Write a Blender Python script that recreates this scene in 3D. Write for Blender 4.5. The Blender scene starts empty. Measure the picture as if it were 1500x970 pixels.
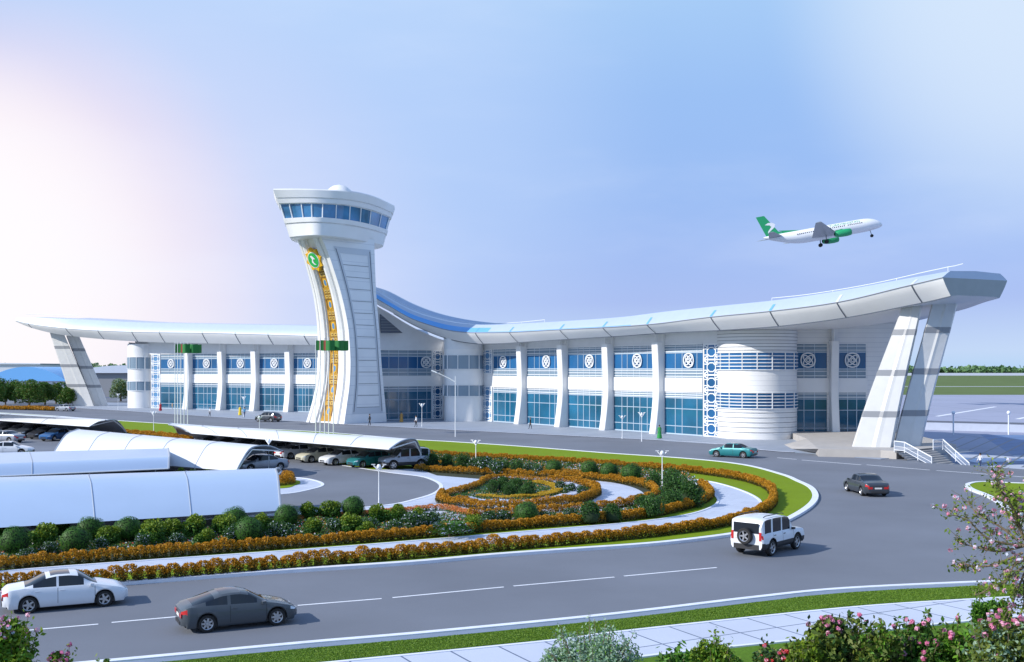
import bpy, bmesh, math, random
import numpy as np
from mathutils import Vector, Matrix
from mathutils.geometry import tessellate_polygon
R = math.radians
SC = bpy.context.scene
COL = SC.collection
F, H, HY = 1600.0, 9.0, 540.0
rnd = random.Random(7)

def G(px, py, z=0.0):
    """ground point seen at a pixel of the photograph"""
    Y = F*(H-z)/(py-HY)
    return Vector(((px-750)*Y/F, Y, z))
def PY(px, py, Y):
    return Vector(((px-750)*Y/F, Y, H-(py-HY)*Y/F))
def GL(pts, z=0.0):
    return [G(a, b, z) for a, b in pts]

# ------------------------------------------------------------------ materials
def nt(m):
    m.use_nodes = True
    return m.node_tree.nodes, m.node_tree.links
def mat(name, col, rough=0.6, metal=0.0, var=0.0, scale=1.0, bump=0.0, bscale=20.0, spec=0.5, coat=0.0, emit=None, es=0.0):
    m = bpy.data.materials.new(name)
    n, l = nt(m)
    b = n['Principled BSDF']
    b.inputs['Base Color'].default_value = (*col, 1)
    b.inputs['Roughness'].default_value = rough
    b.inputs['Metallic'].default_value = metal
    b.inputs['Specular IOR Level'].default_value = spec
    b.inputs['Coat Weight'].default_value = coat
    if emit:
        b.inputs['Emission Color'].default_value = (*emit, 1); b.inputs['Emission Strength'].default_value = es
    tc = n.new('ShaderNodeTexCoord')
    if var > 0:
        t = n.new('ShaderNodeTexNoise'); t.inputs['Scale'].default_value = scale; t.inputs['Detail'].default_value = 6
        l.new(tc.outputs['Object'], t.inputs['Vector'])
        mr = n.new('ShaderNodeMapRange'); mr.inputs['From Min'].default_value = .3; mr.inputs['From Max'].default_value = .7
        mr.inputs['To Min'].default_value = 1-var; mr.inputs['To Max'].default_value = 1+var
        l.new(t.outputs['Fac'], mr.inputs['Value'])
        vm = n.new('ShaderNodeVectorMath'); vm.operation = 'SCALE'
        vm.inputs[0].default_value = col
        l.new(mr.outputs['Result'], vm.inputs['Scale'])
        l.new(vm.outputs['Vector'], b.inputs['Base Color'])
    if bump > 0:
        t2 = n.new('ShaderNodeTexNoise'); t2.inputs['Scale'].default_value = bscale; t2.inputs['Detail'].default_value = 4
        l.new(tc.outputs['Object'], t2.inputs['Vector'])
        bp = n.new('ShaderNodeBump'); bp.inputs['Strength'].default_value = bump; bp.inputs['Distance'].default_value = .02
        l.new(t2.outputs['Fac'], bp.inputs['Height']); l.new(bp.outputs['Normal'], b.inputs['Normal'])
    return m
def leafmat(name, c1, c2, rough=.55, trans=.25):
    m = bpy.data.materials.new(name)
    n, l = nt(m)
    b = n['Principled BSDF']; b.inputs['Roughness'].default_value = rough; b.inputs['Specular IOR Level'].default_value = .35
    g = n.new('ShaderNodeNewGeometry')
    mx = n.new('ShaderNodeMix'); mx.data_type = 'RGBA'
    mx.inputs['A'].default_value = (*c1, 1); mx.inputs['B'].default_value = (*c2, 1)
    l.new(g.outputs['Random Per Island'], mx.inputs['Factor'])
    l.new(mx.outputs['Result'], b.inputs['Base Color'])
    tr = n.new('ShaderNodeBsdfTranslucent'); l.new(mx.outputs['Result'], tr.inputs['Color'])
    ms = n.new('ShaderNodeMixShader'); ms.inputs['Fac'].default_value = trans
    l.new(b.outputs['BSDF'], ms.inputs[1]); l.new(tr.outputs['BSDF'], ms.inputs[2])
    l.new(ms.outputs['Shader'], n['Material Output'].inputs['Surface'])
    return m
def jointed(name, col, jcol, rough, ax, sx, sz, ang=0.0, width=.03, var=.05, metal=0.0, off=.5, bw=None):
    """panelled surface: brick texture on object coordinates; ax picks the plane ('xy' ground, 'z' horizontal courses only)"""
    m = mat(name, col, rough, metal)
    n, l = m.node_tree.nodes, m.node_tree.links
    b = n['Principled BSDF']
    tc = n.new('ShaderNodeTexCoord')
    if ax == 'xy':
        mp = n.new('ShaderNodeMapping'); mp.inputs['Rotation'].default_value = (0, 0, ang)
        l.new(tc.outputs['Object'], mp.inputs['Vector'])
        br = n.new('ShaderNodeTexBrick'); br.offset = off
        br.inputs['Scale'].default_value = 1; br.inputs['Brick Width'].default_value = sx; br.inputs['Row Height'].default_value = sz
        br.inputs['Mortar Size'].default_value = width; br.inputs['Mortar Smooth'].default_value = .1
        br.inputs['Color1'].default_value = (*[c*(1-var) for c in col], 1); br.inputs['Color2'].default_value = (*[c*(1+var) for c in col], 1)
        br.inputs['Mortar'].default_value = (*jcol, 1)
        l.new(mp.outputs['Vector'], br.inputs['Vector']); src = br.outputs['Color']
    else:
        sp = n.new('ShaderNodeSeparateXYZ'); l.new(tc.outputs['Object'], sp.inputs['Vector'])
        md = n.new('ShaderNodeMath'); md.operation = 'MODULO'; md.inputs[1].default_value = sz
        ad = n.new('ShaderNodeMath'); ad.operation = 'ADD'; ad.inputs[1].default_value = 100*sz
        l.new(sp.outputs['Z'], ad.inputs[0]); l.new(ad.outputs[0], md.inputs[0])
        lt = n.new('ShaderNodeMath'); lt.operation = 'LESS_THAN'; lt.inputs[1].default_value = width
        l.new(md.outputs[0], lt.inputs[0])
        mx = n.new('ShaderNodeMix'); mx.data_type = 'RGBA'
        mx.inputs['A'].default_value = (*col, 1); mx.inputs['B'].default_value = (*jcol, 1)
        l.new(lt.outputs[0], mx.inputs['Factor']); src = mx.outputs['Result']
    # weathering
    t = n.new('ShaderNodeTexNoise'); t.inputs['Scale'].default_value = .35; t.inputs['Detail'].default_value = 5
    l.new(tc.outputs['Object'], t.inputs['Vector'])
    mr = n.new('ShaderNodeMapRange'); mr.inputs['To Min'].default_value = .9; mr.inputs['To Max'].default_value = 1.08
    l.new(t.outputs['Fac'], mr.inputs['Value'])
    vm = n.new('ShaderNodeVectorMath'); vm.operation = 'SCALE'
    l.new(src, vm.inputs[0]); l.new(mr.outputs['Result'], vm.inputs['Scale']); l.new(vm.outputs['Vector'], b.inputs['Base Color'])
    return m

M = {}
M['white'] = mat('white_cladding', (.79, .79, .79), .38, var=.03, scale=.4)
M['white_lines'] = jointed('white_lined_cladding', (.79, .79, .79), (.60, .61, .64), .4, 'z', 1, .62, width=.05)
M['tower_side'] = jointed('tower_panel_cladding', (.78, .80, .83), (.55, .58, .64), .4, 'z', 1, 1.55, width=.06)
M['tower_frame'] = mat('grey_inset_frame', (.56, .60, .66), .45)
M['wall_grey'] = mat('pale_grey_wall', (.74, .75, .77), .5, var=.03)
M['roofm'] = mat('silver_roof_metal', (.50, .58, .70), .30, .25, var=.02)
M['roof_blue'] = mat('sky_reflection_and_strap_blue', (.16, .42, .82), .3, .1)  # sky reflection painted blue on the upper fascia; also the joint strap colour
M['soffit'] = mat('white_soffit', (.78, .78, .77), .45)
M['end_shade'] = mat('roof_end_shade', (.36, .38, .37), .3, var=.05)  # shade and reflection on the cut roof end, put into its colour
M['joint'] = mat('roof_joint', (.10, .12, .16), .5)
M['glass_blue'] = mat('deep_blue_glass', (.018, .11, .27), .12, var=.25, scale=.12, spec=.5)
M['glass_teal'] = mat('teal_glass', (.014, .115, .21), .05, var=.4, scale=.16, spec=.85)
M['glass_light'] = mat('pale_louvre_glass', (.20, .28, .36), .15, spec=.7)
M['glass_tower'] = mat('tower_glass', (.05, .20, .40), .05, var=.4, scale=.35, spec=.9)
M['mullion'] = mat('window_mullion', (.42, .52, .62), .4)
M['frame'] = mat('white_frame', (.78, .80, .82), .4)
M['gold'] = mat('gold_mosaic', (.46, .25, .025), .4, var=.25, scale=1.5)
M['gold_bright'] = mat('gold_star', (.80, .45, .02), .35)
M['brown'] = mat('brown_tile', (.16, .07, .015), .5)
M['cream'] = mat('cream_tile', (.60, .42, .12), .5)
M['tile_blue'] = mat('blue_tile', (.10, .25, .45), .3)
M['emblem_green'] = mat('emblem_green', (.02, .42, .08), .4)
M['pylon'] = mat('pylon_metal', (.65, .65, .64), .32, .0, var=.03)
M['pylon_band'] = mat('pylon_joint_band', (.27, .28, .30), .4)
M['asphalt'] = mat('asphalt', (.150, .165, .198), .85, var=.12, scale=.12, bump=.25, bscale=60)
M['paint'] = mat('road_paint', (.78, .80, .84), .6, var=.08, scale=3)
M['kerb'] = mat('kerb_stone', (.72, .75, .82), .65, var=.06, scale=2)
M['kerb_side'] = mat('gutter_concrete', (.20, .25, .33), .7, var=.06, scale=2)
M['concrete'] = mat('platform_concrete', (.40, .38, .36), .7, var=.08, scale=.8)
M['black'] = mat('black_rubber', (.012, .012, .013), .7)
M['chrome'] = mat('wheel_alloy', (.55, .56, .58), .3, .8)
M['darkglass'] = mat('tinted_car_glass', (.012, .017, .026), .06, spec=.5)
M['plastic'] = mat('black_plastic', (.03, .03, .033), .5)
M['lampglass'] = mat('headlight_lens', (.65, .70, .75), .1, .3, spec=.9)
M['red'] = mat('tail_light_lens', (.50, .02, .02), .2)
M['seam'] = mat('panel_gap', (.02, .02, .02), .7)
M['plate'] = mat('number_plate', (.7, .7, .68), .5)
M['soil'] = mat('bed_soil', (.028, .035, .014), .95, var=.3, scale=2, bump=.8, bscale=8)
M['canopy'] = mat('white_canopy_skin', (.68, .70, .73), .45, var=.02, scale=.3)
M['canopy_shade'] = mat('blue_shaded_canopy_skin', (.40, .51, .68), .32, var=.03, scale=.3)  # canopy skin with its blue shade mixed into the base colour
M['canopy_in'] = mat('canopy_lining', (.62, .62, .64), .6)
M['canopy_rib'] = mat('canopy_rib', (.40, .44, .50), .4, .3)
M['bark'] = mat('bark', (.17, .13, .085), .9, var=.3, scale=8, bump=.6, bscale=20)
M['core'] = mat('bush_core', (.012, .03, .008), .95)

def grassmat(name, c, v=.25, far=False):
    m = mat(name, c, .9, spec=.1)
    n, l = m.node_tree.nodes, m.node_tree.links
    b = n['Principled BSDF']; tc = n.new('ShaderNodeTexCoord')
    t1 = n.new('ShaderNodeTexNoise'); t1.inputs['Scale'].default_value = .25 if not far else .006; t1.inputs['Detail'].default_value = 8; t1.inputs['Roughness'].default_value = .7
    t2 = n.new('ShaderNodeTexNoise'); t2.inputs['Scale'].default_value = 9 if not far else .05; t2.inputs['Detail'].default_value = 5
    l.new(tc.outputs['Object'], t1.inputs['Vector']); l.new(tc.outputs['Object'], t2.inputs['Vector'])
    ad = n.new('ShaderNodeMath'); ad.operation = 'ADD'; l.new(t1.outputs['Fac'], ad.inputs[0]); l.new(t2.outputs['Fac'], ad.inputs[1])
    mr = n.new('ShaderNodeMapRange'); mr.inputs['From Min'].default_value = .7; mr.inputs['From Max'].default_value = 1.3
    mr.inputs['To Min'].default_value = 1-v; mr.inputs['To Max'].default_value = 1+v
    l.new(ad.outputs[0], mr.inputs['Value'])
    vm = n.new('ShaderNodeVectorMath'); vm.operation = 'SCALE'; vm.inputs[0].default_value = c
    l.new(mr.outputs['Result'], vm.inputs['Scale']); l.new(vm.outputs['Vector'], b.inputs['Base Color'])
    if not far:
        bp = n.new('ShaderNodeBump'); bp.inputs['Strength'].default_value = .5; bp.inputs['Distance'].default_value = .04
        l.new(t2.outputs['Fac'], bp.inputs['Height']); l.new(bp.outputs['Normal'], b.inputs['Normal'])
    return m
M['lawn'] = grassmat('island_lawn', (.17, .25, .012), .12)
M['grass'] = grassmat('verge_grass', (.085, .165, .015), .3)
M['field'] = grassmat('airfield_grass', (.115, .16, .055), .12, True)
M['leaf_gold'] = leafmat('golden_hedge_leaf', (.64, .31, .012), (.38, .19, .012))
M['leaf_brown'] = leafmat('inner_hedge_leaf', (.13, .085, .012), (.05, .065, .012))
M['leaf_green'] = leafmat('clipped_bush_leaf', (.035, .12, .014), (.07, .18, .022))
M['leaf_dark'] = leafmat('dark_bush_leaf', (.025, .085, .02), (.05, .12, .025))
M['leaf_yellow'] = leafmat('yellow_green_leaf', (.22, .30, .02), (.09, .18, .015))
M['leaf_silver'] = leafmat('silver_leaf', (.36, .48, .36), (.18, .32, .19))
M['leaf_olive'] = leafmat('olive_leaf', (.16, .20, .03), (.07, .12, .02))
M['leaf_spring'] = leafmat('bright_leaf', (.16, .34, .03), (.07, .21, .02))
M['blade'] = leafmat('grass_blade', (.19, .32, .03), (.10, .20, .018))
M['leaf_far'] = leafmat('far_tree_leaf', (.10, .20, .08), (.14, .26, .11), trans=.1)
M['petal_pink'] = leafmat('pink_petal', (.75, .25, .42), (.80, .48, .60))
M['petal_white'] = leafmat('white_petal', (.75, .77, .85), (.55, .62, .80))
M['petal_red'] = leafmat('red_petal', (.60, .03, .03), (.65, .10, .12))
M['petal_blue'] = leafmat('blue_petal', (.20, .25, .70), (.40, .50, .85))
M['petal_yellow'] = leafmat('yellow_petal', (.60, .42, .03), (.50, .30, .02))
M['petal_orange'] = leafmat('orange_petal', (.65, .20, .05), (.60, .30, .10))

# ------------------------------------------------------------------ object helpers
def tag(o, label=None, cat=None, group=None, kind=None):
    if label: o['label'] = label
    if cat: o['category'] = cat
    if group: o['group'] = group
    if kind: o['kind'] = kind
    return o
def empty(name, loc, rz=0.0):
    o = bpy.data.objects.new(name, None); COL.objects.link(o)
    o.location = loc; o.rotation_euler = (0, 0, rz); o.empty_display_size = .5
    return o
def link(name, me, parent=None, world=False):
    o = bpy.data.objects.new(name, me); COL.objects.link(o)
    if parent is not None:
        o.parent = parent
        if world:
            # a part of a thing built in world coordinates already has an identity world matrix
            t = Matrix.LocRotScale(parent.location, parent.rotation_euler, parent.scale) if parent.parent is None else Matrix.Identity(4)
            o.matrix_parent_inverse = t.inverted()
    return o
class MB:
    def __init__(s): s.v = []; s.f = []; s.m = []; s.mi = 0
    def add(s, vs, fs, mi=None):
        b = len(s.v); s.v += [tuple(x) for x in vs]
        for f in fs: s.f.append(tuple(b+i for i in f)); s.m.append(s.mi if mi is None else mi)
    def quad(s, a, b, c, d, mi=None): s.add([a, b, c, d], [(0, 1, 2, 3)], mi)
    def box(s, c, dx, dy, dz, ux=Vector((1, 0, 0)), uy=None, uz=Vector((0, 0, 1)), mi=None):
        """box centred at c, half extents dx dy dz along ux uy uz"""
        ux = Vector(ux); uz = Vector(uz)
        uy = uz.cross(ux) if uy is None else Vector(uy)
        c = Vector(c); vs = []
        for k in (-1, 1):
            for j in (-1, 1):
                for i in (-1, 1): vs.append(c+ux*dx*i+uy*dy*j+uz*dz*k)
        s.add(vs, [(0, 2, 3, 1), (4, 5, 7, 6), (0, 1, 5, 4), (2, 6, 7, 3), (0, 4, 6, 2), (1, 3, 7, 5)], mi)
    def bar(s, a, b, w, t=None, up=Vector((0, 0, 1)), mi=None):
        a = Vector(a); b = Vector(b); d = b-a; L = d.length
        if L < 1e-6: return
        d /= L; t = w if t is None else t
        side = d.cross(up)
        if side.length < 1e-4: side = d.cross(Vector((1, 0, 0)))
        side.normalize(); u2 = side.cross(d)
        s.box((a+b)/2, L/2, w/2, t/2, d, side, u2, mi)
    def tube(s, pts, rad, n=8, cap=True, mi=None):
        pts = [Vector(p) for p in pts]; rad = rad if isinstance(rad, (list, tuple)) else [rad]*len(pts)
        b = len(s.v); pu = None
        for i, p in enumerate(pts):
            d = (pts[min(i+1, len(pts)-1)]-pts[max(i-1, 0)]).normalized()
            if pu is None:
                u = d.cross(Vector((0, 0, 1)))
                if u.length < .05: u = Vector((1, 0, 0))
            else: u = pu-d*pu.dot(d)
            u.normalize(); pu = u; w = d.cross(u)
            for k in range(n):
                a = 2*math.pi*k/n; s.v.append(tuple(p+(u*math.cos(a)+w*math.sin(a))*rad[i]))
        m = s.mi if mi is None else mi
        for i in range(len(pts)-1):
            for k in range(n):
                s.f.append((b+i*n+k, b+i*n+(k+1) % n, b+(i+1)*n+(k+1) % n, b+(i+1)*n+k)); s.m.append(m)
        if cap:
            s.f.append(tuple(b+k for k in range(n))[::-1]); s.m.append(m)
            s.f.append(tuple(b+(len(pts)-1)*n+k for k in range(n))); s.m.append(m)
    def lathe(s, prof, c=(0, 0, 0), ax=Vector((0, 0, 1)), n=24, mi=None, sx=None):
        """prof: (radius, height)"""
        ax = Vector(ax); u = ax.cross(Vector((0, 0, 1)))
        if u.length < .01: u = Vector((1, 0, 0))
        u.normalize(); w = ax.cross(u); c = Vector(c)
        b = len(s.v); m = s.mi if mi is None else mi
        for r, h in prof:
            for k in range(n):
                a = 2*math.pi*k/n; s.v.append(tuple(c+ax*h+(u*math.cos(a)+w*math.sin(a))*r))
        for i in range(len(prof)-1):
            for k in range(n):
                s.f.append((b+i*n+k, b+i*n+(k+1) % n, b+(i+1)*n+(k+1) % n, b+(i+1)*n+k)); s.m.append(m)
    def grid(s, rows, closed=False, mi=None, flip=False):
        b = len(s.v); n = len(rows[0]); m = s.mi if mi is None else mi
        for r in rows: s.v += [tuple(x) for x in r]
        for i in range(len(rows)-1):
            for k in range(n if closed else n-1):
                k2 = (k+1) % n
                q = (b+i*n+k, b+i*n+k2, b+(i+1)*n+k2, b+(i+1)*n+k)
                s.f.append(q[::-1] if flip else q); s.m.append(m)
    def mesh(s, name, mats, smooth=False):
        me = bpy.data.meshes.new(name); me.from_pydata(s.v, [], s.f); me.update()
        for m in (mats if isinstance(mats, (list, tuple)) else [mats]): me.materials.append(M[m] if isinstance(m, str) else m)
        if len(set(s.m)) > 1: me.polygons.foreach_set('material_index', s.m)
        if smooth:
            me.polygons.foreach_set('use_smooth', [True]*len(me.polygons))
            if smooth is not True: me.set_sharp_from_angle(angle=R(smooth))
        return me
    def build(s, name, mats, parent=None, world=False, smooth=False):
        return link(name, s.mesh(name, mats, smooth), parent, world)

def fixnormals(o):
    bm = bmesh.new(); bm.from_mesh(o.data); bmesh.ops.recalc_face_normals(bm, faces=bm.faces); bm.to_mesh(o.data); bm.free(); return o
def polymesh(mb, pts, z=None, thick=0.0, mi=None, mis=None):
    pts = [Vector((p[0], p[1], z if z is not None else p[2])) for p in pts]
    # make ccw
    a = sum(pts[i].x*pts[(i+1) % len(pts)].y-pts[(i+1) % len(pts)].x*pts[i].y for i in range(len(pts)))
    if a < 0: pts = pts[::-1]
    tris = tessellate_polygon([pts])
    fs = []
    for t in tris:
        A, B, C = (pts[i] for i in t)
        cr = (B-A).cross(C-A).z
        fs.append(tuple(t) if cr > 0 else tuple(t)[::-1])
    mb.add(pts, fs, mi)
    if thick:
        n = len(pts)
        for i in range(n):
            p, q = pts[i], pts[(i+1) % n]
            mb.quad(p-Vector((0, 0, thick)), q-Vector((0, 0, thick)), q, p, mi if mis is None else mis)
def catmull(pts, k=6, closed=False):
    pts = [Vector(p) for p in pts]; n = len(pts); out = []
    rng = range(n if closed else n-1)
    for i in rng:
        if closed: p0, p1, p2, p3 = pts[(i-1) % n], pts[i], pts[(i+1) % n], pts[(i+2) % n]
        else: p0, p1, p2, p3 = pts[max(i-1, 0)], pts[i], pts[i+1], pts[min(i+2, n-1)]
        # centripetal-ish: plain uniform with tangent limiting
        t1 = (p2-p0)*.5; t2 = (p3-p1)*.5; L = (p2-p1).length
        if t1.length > L*1.5: t1 = t1.normalized()*L*1.5
        if t2.length > L*1.5: t2 = t2.normalized()*L*1.5
        for j in range(k):
            t = j/k; h00 = 2*t**3-3*t*t+1; h10 = t**3-2*t*t+t; h01 = -2*t**3+3*t*t; h11 = t**3-t*t
            out.append(p1*h00+t1*h10+p2*h01+t2*h11)
    if not closed: out.append(pts[-1])
    return out
def resample(pts, step):
    out = [Vector(pts[0])]; acc = 0
    for a, b in zip(pts, pts[1:]):
        L = (b-a).length; d = step-acc
        while d <= L:
            out.append(a.lerp(b, d/L)); d += step
        acc = L-(d-step)
    return out
def offset_line(pts, w, z=None):
    """left offset by w of a polyline on the ground"""
    out = []
    for i, p in enumerate(pts):
        d = (pts[min(i+1, len(pts)-1)]-pts[max(i-1, 0)]); d.z = 0; d.normalize()
        q = p+Vector((-d.y, d.x, 0))*w
        if z is not None: q.z = z
        out.append(q)
    return out
def strip(mb, pts, w, z, thick=0.0, mi=None, mis=None):
    L = offset_line(pts, w/2, z); Rr = offset_line(pts, -w/2, z)
    for i in range(len(pts)-1):
        mb.quad(Rr[i], Rr[i+1], L[i+1], L[i], mi)
        if thick:
            t = Vector((0, 0, thick))
            mb.quad(L[i], L[i+1], L[i+1]-t, L[i]-t, mi if mis is None else mis)
            mb.quad(Rr[i+1], Rr[i], Rr[i]-t, Rr[i+1]-t, mi if mis is None else mis)
def closed(pts): return pts+[pts[0]]

# ------------------------------------------------------------------ leaf clouds
def leafmesh(name, P, size, mats, mi=None, nrm=None, bias=0.0, seed=0, aspect=.5):
    """P Nx3 centres -> one four-cornered leaf per centre"""
    rs = np.random.RandomState(seed); P = np.asarray(P, float); N = len(P)
    n = rs.normal(size=(N, 3)); n /= np.linalg.norm(n, axis=1)[:, None]
    if nrm is not None: n = n*(1-bias)+nrm*bias; n /= np.linalg.norm(n, axis=1)[:, None]+1e-9
    r = rs.normal(size=(N, 3)); t = np.cross(n, r); t /= np.linalg.norm(t, axis=1)[:, None]+1e-9
    b = np.cross(n, t)
    s = (np.asarray(size)*np.ones(N)*(.7+.6*rs.rand(N)))[:, None]
    V = np.empty((N, 4, 3))
    V[:, 0] = P-t*s; V[:, 1] = P+b*s*aspect-t*s*.1; V[:, 2] = P+t*s; V[:, 3] = P-b*s*aspect-t*s*.1
    me = bpy.data.meshes.new(name); me.vertices.add(N*4); me.vertices.foreach_set('co', V.ravel())
    me.loops.add(N*4); me.loops.foreach_set('vertex_index', np.arange(N*4, dtype=np.int32))
    me.polygons.add(N); me.polygons.foreach_set('loop_start', np.arange(0, N*4, 4, dtype=np.int32))
    me.polygons.foreach_set('loop_total', np.full(N, 4, dtype=np.int32))
    for m in mats: me.materials.append(M[m])
    if mi is not None: me.polygons.foreach_set('material_index', np.asarray(mi, dtype=np.int32))
    me.update(); me.validate()
    return me
def ball_points(N, r, seed, squash=1.0, lump=.12, c=(0, 0, 0)):
    rs = np.random.RandomState(seed); d = rs.normal(size=(N, 3)); d /= np.linalg.norm(d, axis=1)[:, None]
    k = rs.normal(size=(7, 3)); k /= np.linalg.norm(k, axis=1)[:, None]
    l = 1+lump*np.sin(5*(d@k.T)+rs.rand(7)*6).mean(axis=1)*2
    rad = r*l*(1-.22*rs.rand(N)**2)
    P = d*rad[:, None]; P[:, 2] *= squash
    return P+np.asarray(c), d
# ------------------------------------------------------------------ camera, light, sky
cam = bpy.data.cameras.new('camera'); co = bpy.data.objects.new('camera', cam); COL.objects.link(co)
co.location = (0, 0, H); co.rotation_euler = (R(90), 0, 0)
cam.sensor_width = 36; cam.lens = 36*F/1500; cam.shift_y = (HY-485)/1500; cam.clip_end = 60000; cam.clip_start = .5
SC.camera = co
SUN = Vector((-.93, -.36, 0)).normalized(); EL = R(33)
sl = bpy.data.lights.new('sun', 'SUN'); sl.energy = 4.7; sl.angle = R(.6); sl.color = (1, .95, .88)
so = bpy.data.objects.new('sun', sl); COL.objects.link(so)
sd = Vector((SUN.x*math.cos(EL), SUN.y*math.cos(EL), math.sin(EL)))
so.rotation_euler = sd.to_track_quat('Z', 'Y').to_euler()
W = bpy.data.worlds.new('World'); SC.world = W; W.use_nodes = True
n, l = W.node_tree.nodes, W.node_tree.links
bg = n['Background']
sky = n.new('ShaderNodeTexSky'); sky.sky_type = 'NISHITA'; sky.sun_disc = False; sky.sun_elevation = EL
sky.sun_rotation = math.atan2(SUN.x, SUN.y); sky.air_density = 1.0; sky.dust_density = .6; sky.ozone_density = 2.5
tc = n.new('ShaderNodeTexCoord')
def blob(dirv, lo, hi):
    d = n.new('ShaderNodeVectorMath'); d.operation = 'DOT_PRODUCT'
    l.new(tc.outputs['Generated'], d.inputs[0]); d.inputs[1].default_value = Vector(dirv).normalized()
    m = n.new('ShaderNodeMapRange'); m.interpolation_type = 'SMOOTHSTEP'
    m.inputs['From Min'].default_value = lo; m.inputs['From Max'].default_value = hi
    l.new(d.outputs['Value'], m.inputs['Value']); return m.outputs['Result']
def mixc(a, b, f, mode='MIX', fac=None):
    m = n.new('ShaderNodeMix'); m.data_type = 'RGBA'; m.blend_type = mode
    for nm, v in (('A', a), ('B', b)):
        if isinstance(v, tuple): m.inputs[nm].default_value = (*v, 1)
        else: l.new(v, m.inputs[nm])
    if f is None: m.inputs['Factor'].default_value = fac
    else: l.new(f, m.inputs['Factor'])
    return m.outputs['Result']
def mul(a, b):
    m = n.new('ShaderNodeMath'); m.operation = 'MULTIPLY'
    for i, v in enumerate((a, b)):
        if isinstance(v, float): m.inputs[i].default_value = v
        else: l.new(v, m.inputs[i])
    return m.outputs[0]
def D(px, py): return ((px-750)/F, 1, (HY-py)/F)
SKY0 = 10.0   # colours below are as seen at background strength .1
def c(*a): return tuple(x*SKY0 for x in a)
# vertical run of the clear sky, then milky light around the left horizon and thin veils
sep = n.new('ShaderNodeSeparateXYZ'); l.new(tc.outputs['Generated'], sep.inputs[0])
zr = n.new('ShaderNodeValToRGB'); l.new(sep.outputs['Z'], zr.inputs['Fac'])
e = zr.color_ramp.elements
e[0].position = 0.0; e[0].color = (.44, .66, .96, 1)
e[1].position = 1.0; e[1].color = (.16, .33, .75, 1)
for p, cc in ((.015, (.50, .66, .96)), (.06, (.36, .47, .88)), (.15, (.31, .48, .89)), (.24, (.33, .53, .92)), (.34, (.42, .65, .97)), (.5, (.36, .56, .92))):
    x = e.new(p); x.color = (*cc, 1)
vs = n.new('ShaderNodeVectorMath'); vs.operation = 'SCALE'; vs.inputs['Scale'].default_value = SKY0
l.new(zr.outputs['Color'], vs.inputs[0])
cur = vs.outputs['Vector']
cur = mixc(cur, sky.outputs['Color'], None, fac=.18)
cur = mixc(cur, c(.52, .66, .93), mul(blob(D(380, 220), .93, 1.0), .6))
cur = mixc(cur, c(.64, .68, .89), mul(blob(D(160, 470), .945, 1.0), .75))
cur = mixc(cur, c(.90, .72, .80), mul(blob(D(-10, 400), .968, 1.0), .75))
cur = mixc(cur, c(1.0, .93, .92), mul(blob(D(-100, 400), .979, 1.0), .9))
cur = mixc(cur, c(.90, .90, .93), mul(blob(D(-60, 560), .955, 1.0), .5))
cur = mixc(cur, c(.70, .80, .92), mul(blob(D(1560, -40), .972, 1.0), .75))
# thin high veil
mp = n.new('ShaderNodeMapping'); mp.inputs['Scale'].default_value = (1.2, 1.2, 4.5); mp.inputs['Rotation'].default_value = (0, R(20), 0)
l.new(tc.outputs['Generated'], mp.inputs['Vector'])
nz = n.new('ShaderNodeTexNoise'); nz.inputs['Scale'].default_value = 1.6; nz.inputs['Detail'].default_value = 7; nz.inputs['Roughness'].default_value = .55
l.new(mp.outputs['Vector'], nz.inputs['Vector'])
mr = n.new('ShaderNodeMapRange'); mr.interpolation_type = 'SMOOTHSTEP'
mr.inputs['From Min'].default_value = .45; mr.inputs['From Max'].default_value = .8; mr.inputs['To Max'].default_value = .25
l.new(nz.outputs['Fac'], mr.inputs['Value'])
cur = mixc(cur, c(.85, .90, 1.0), mr.outputs['Result'])
l.new(cur, bg.inputs['Color']); bg.inputs['Strength'].default_value = .1
SC.view_settings.view_transform = 'Standard'; SC.view_settings.look = 'None'; SC.view_settings.exposure = .12; SC.view_settings.gamma = 1
SC.view_settings.use_curve_mapping = False
SC.render.engine = 'CYCLES'; SC.cycles.max_bounces = 6; SC.cycles.transparent_max_bounces = 4

# ------------------------------------------------------------------ ground, roads, paths
def sheet(name, pts, z, m, thick=0.0, mats=None, kind='structure'):
    b = MB(); polymesh(b, pts, z, thick, mis=1 if mats else None)
    return tag(b.build(name, mats or [m]), kind=kind)
LOW = -1.6
b = MB(); b.quad((-30000, -200, LOW), (30000, -200, LOW), (30000, 40000, LOW), (-30000, 40000, LOW)); tag(b.build('ground', ['field']), kind='structure')
# airfield: apron, runway
M['apron'] = jointed('apron_concrete', (.30, .32, .42), (.20, .22, .30), .7, 'xy', 24, 24, width=.25, off=0)
M['runway'] = mat('runway_surface', (.42, .44, .48), .8, var=.05, scale=.01)
def GZ(px, py): return G(px, py, LOW)
sheet('airfield_apron', [(60, 130), (75, 175), (100, 170), (400, 160), (400, 440), (-300, 440), (-300, 330), (40, 330)], LOW+.010, 'apron')
sheet('airfield_runway', [(-4000, 1650), (4000, 1650), (4000, 2600), (-4000, 2600)], LOW+.02, 'runway')
sheet('taxiway', [(-4000, 560), (4000, 700), (4000, 716), (-4000, 574)], LOW+.02, 'runway')
M['terrace'] = jointed('terrace_paving', (.105, .19, .37), (.05, .07, .12), .6, 'xy', 60, 3.4, ang=R(-38), width=.09, off=0)
M['terrace_shading'] = mat('terrace_slab_shading', (.42, .46, .55), .6, var=.05)  # lighter strips of slab shading, painted on as a paler tone
sheet('terrace_paving', [(38, 60), (160, 30), (400, 120), (400, 178), (100, 178), (40, 178), (34, 140)], LOW+.004, 'terrace')
b = MB()
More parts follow.
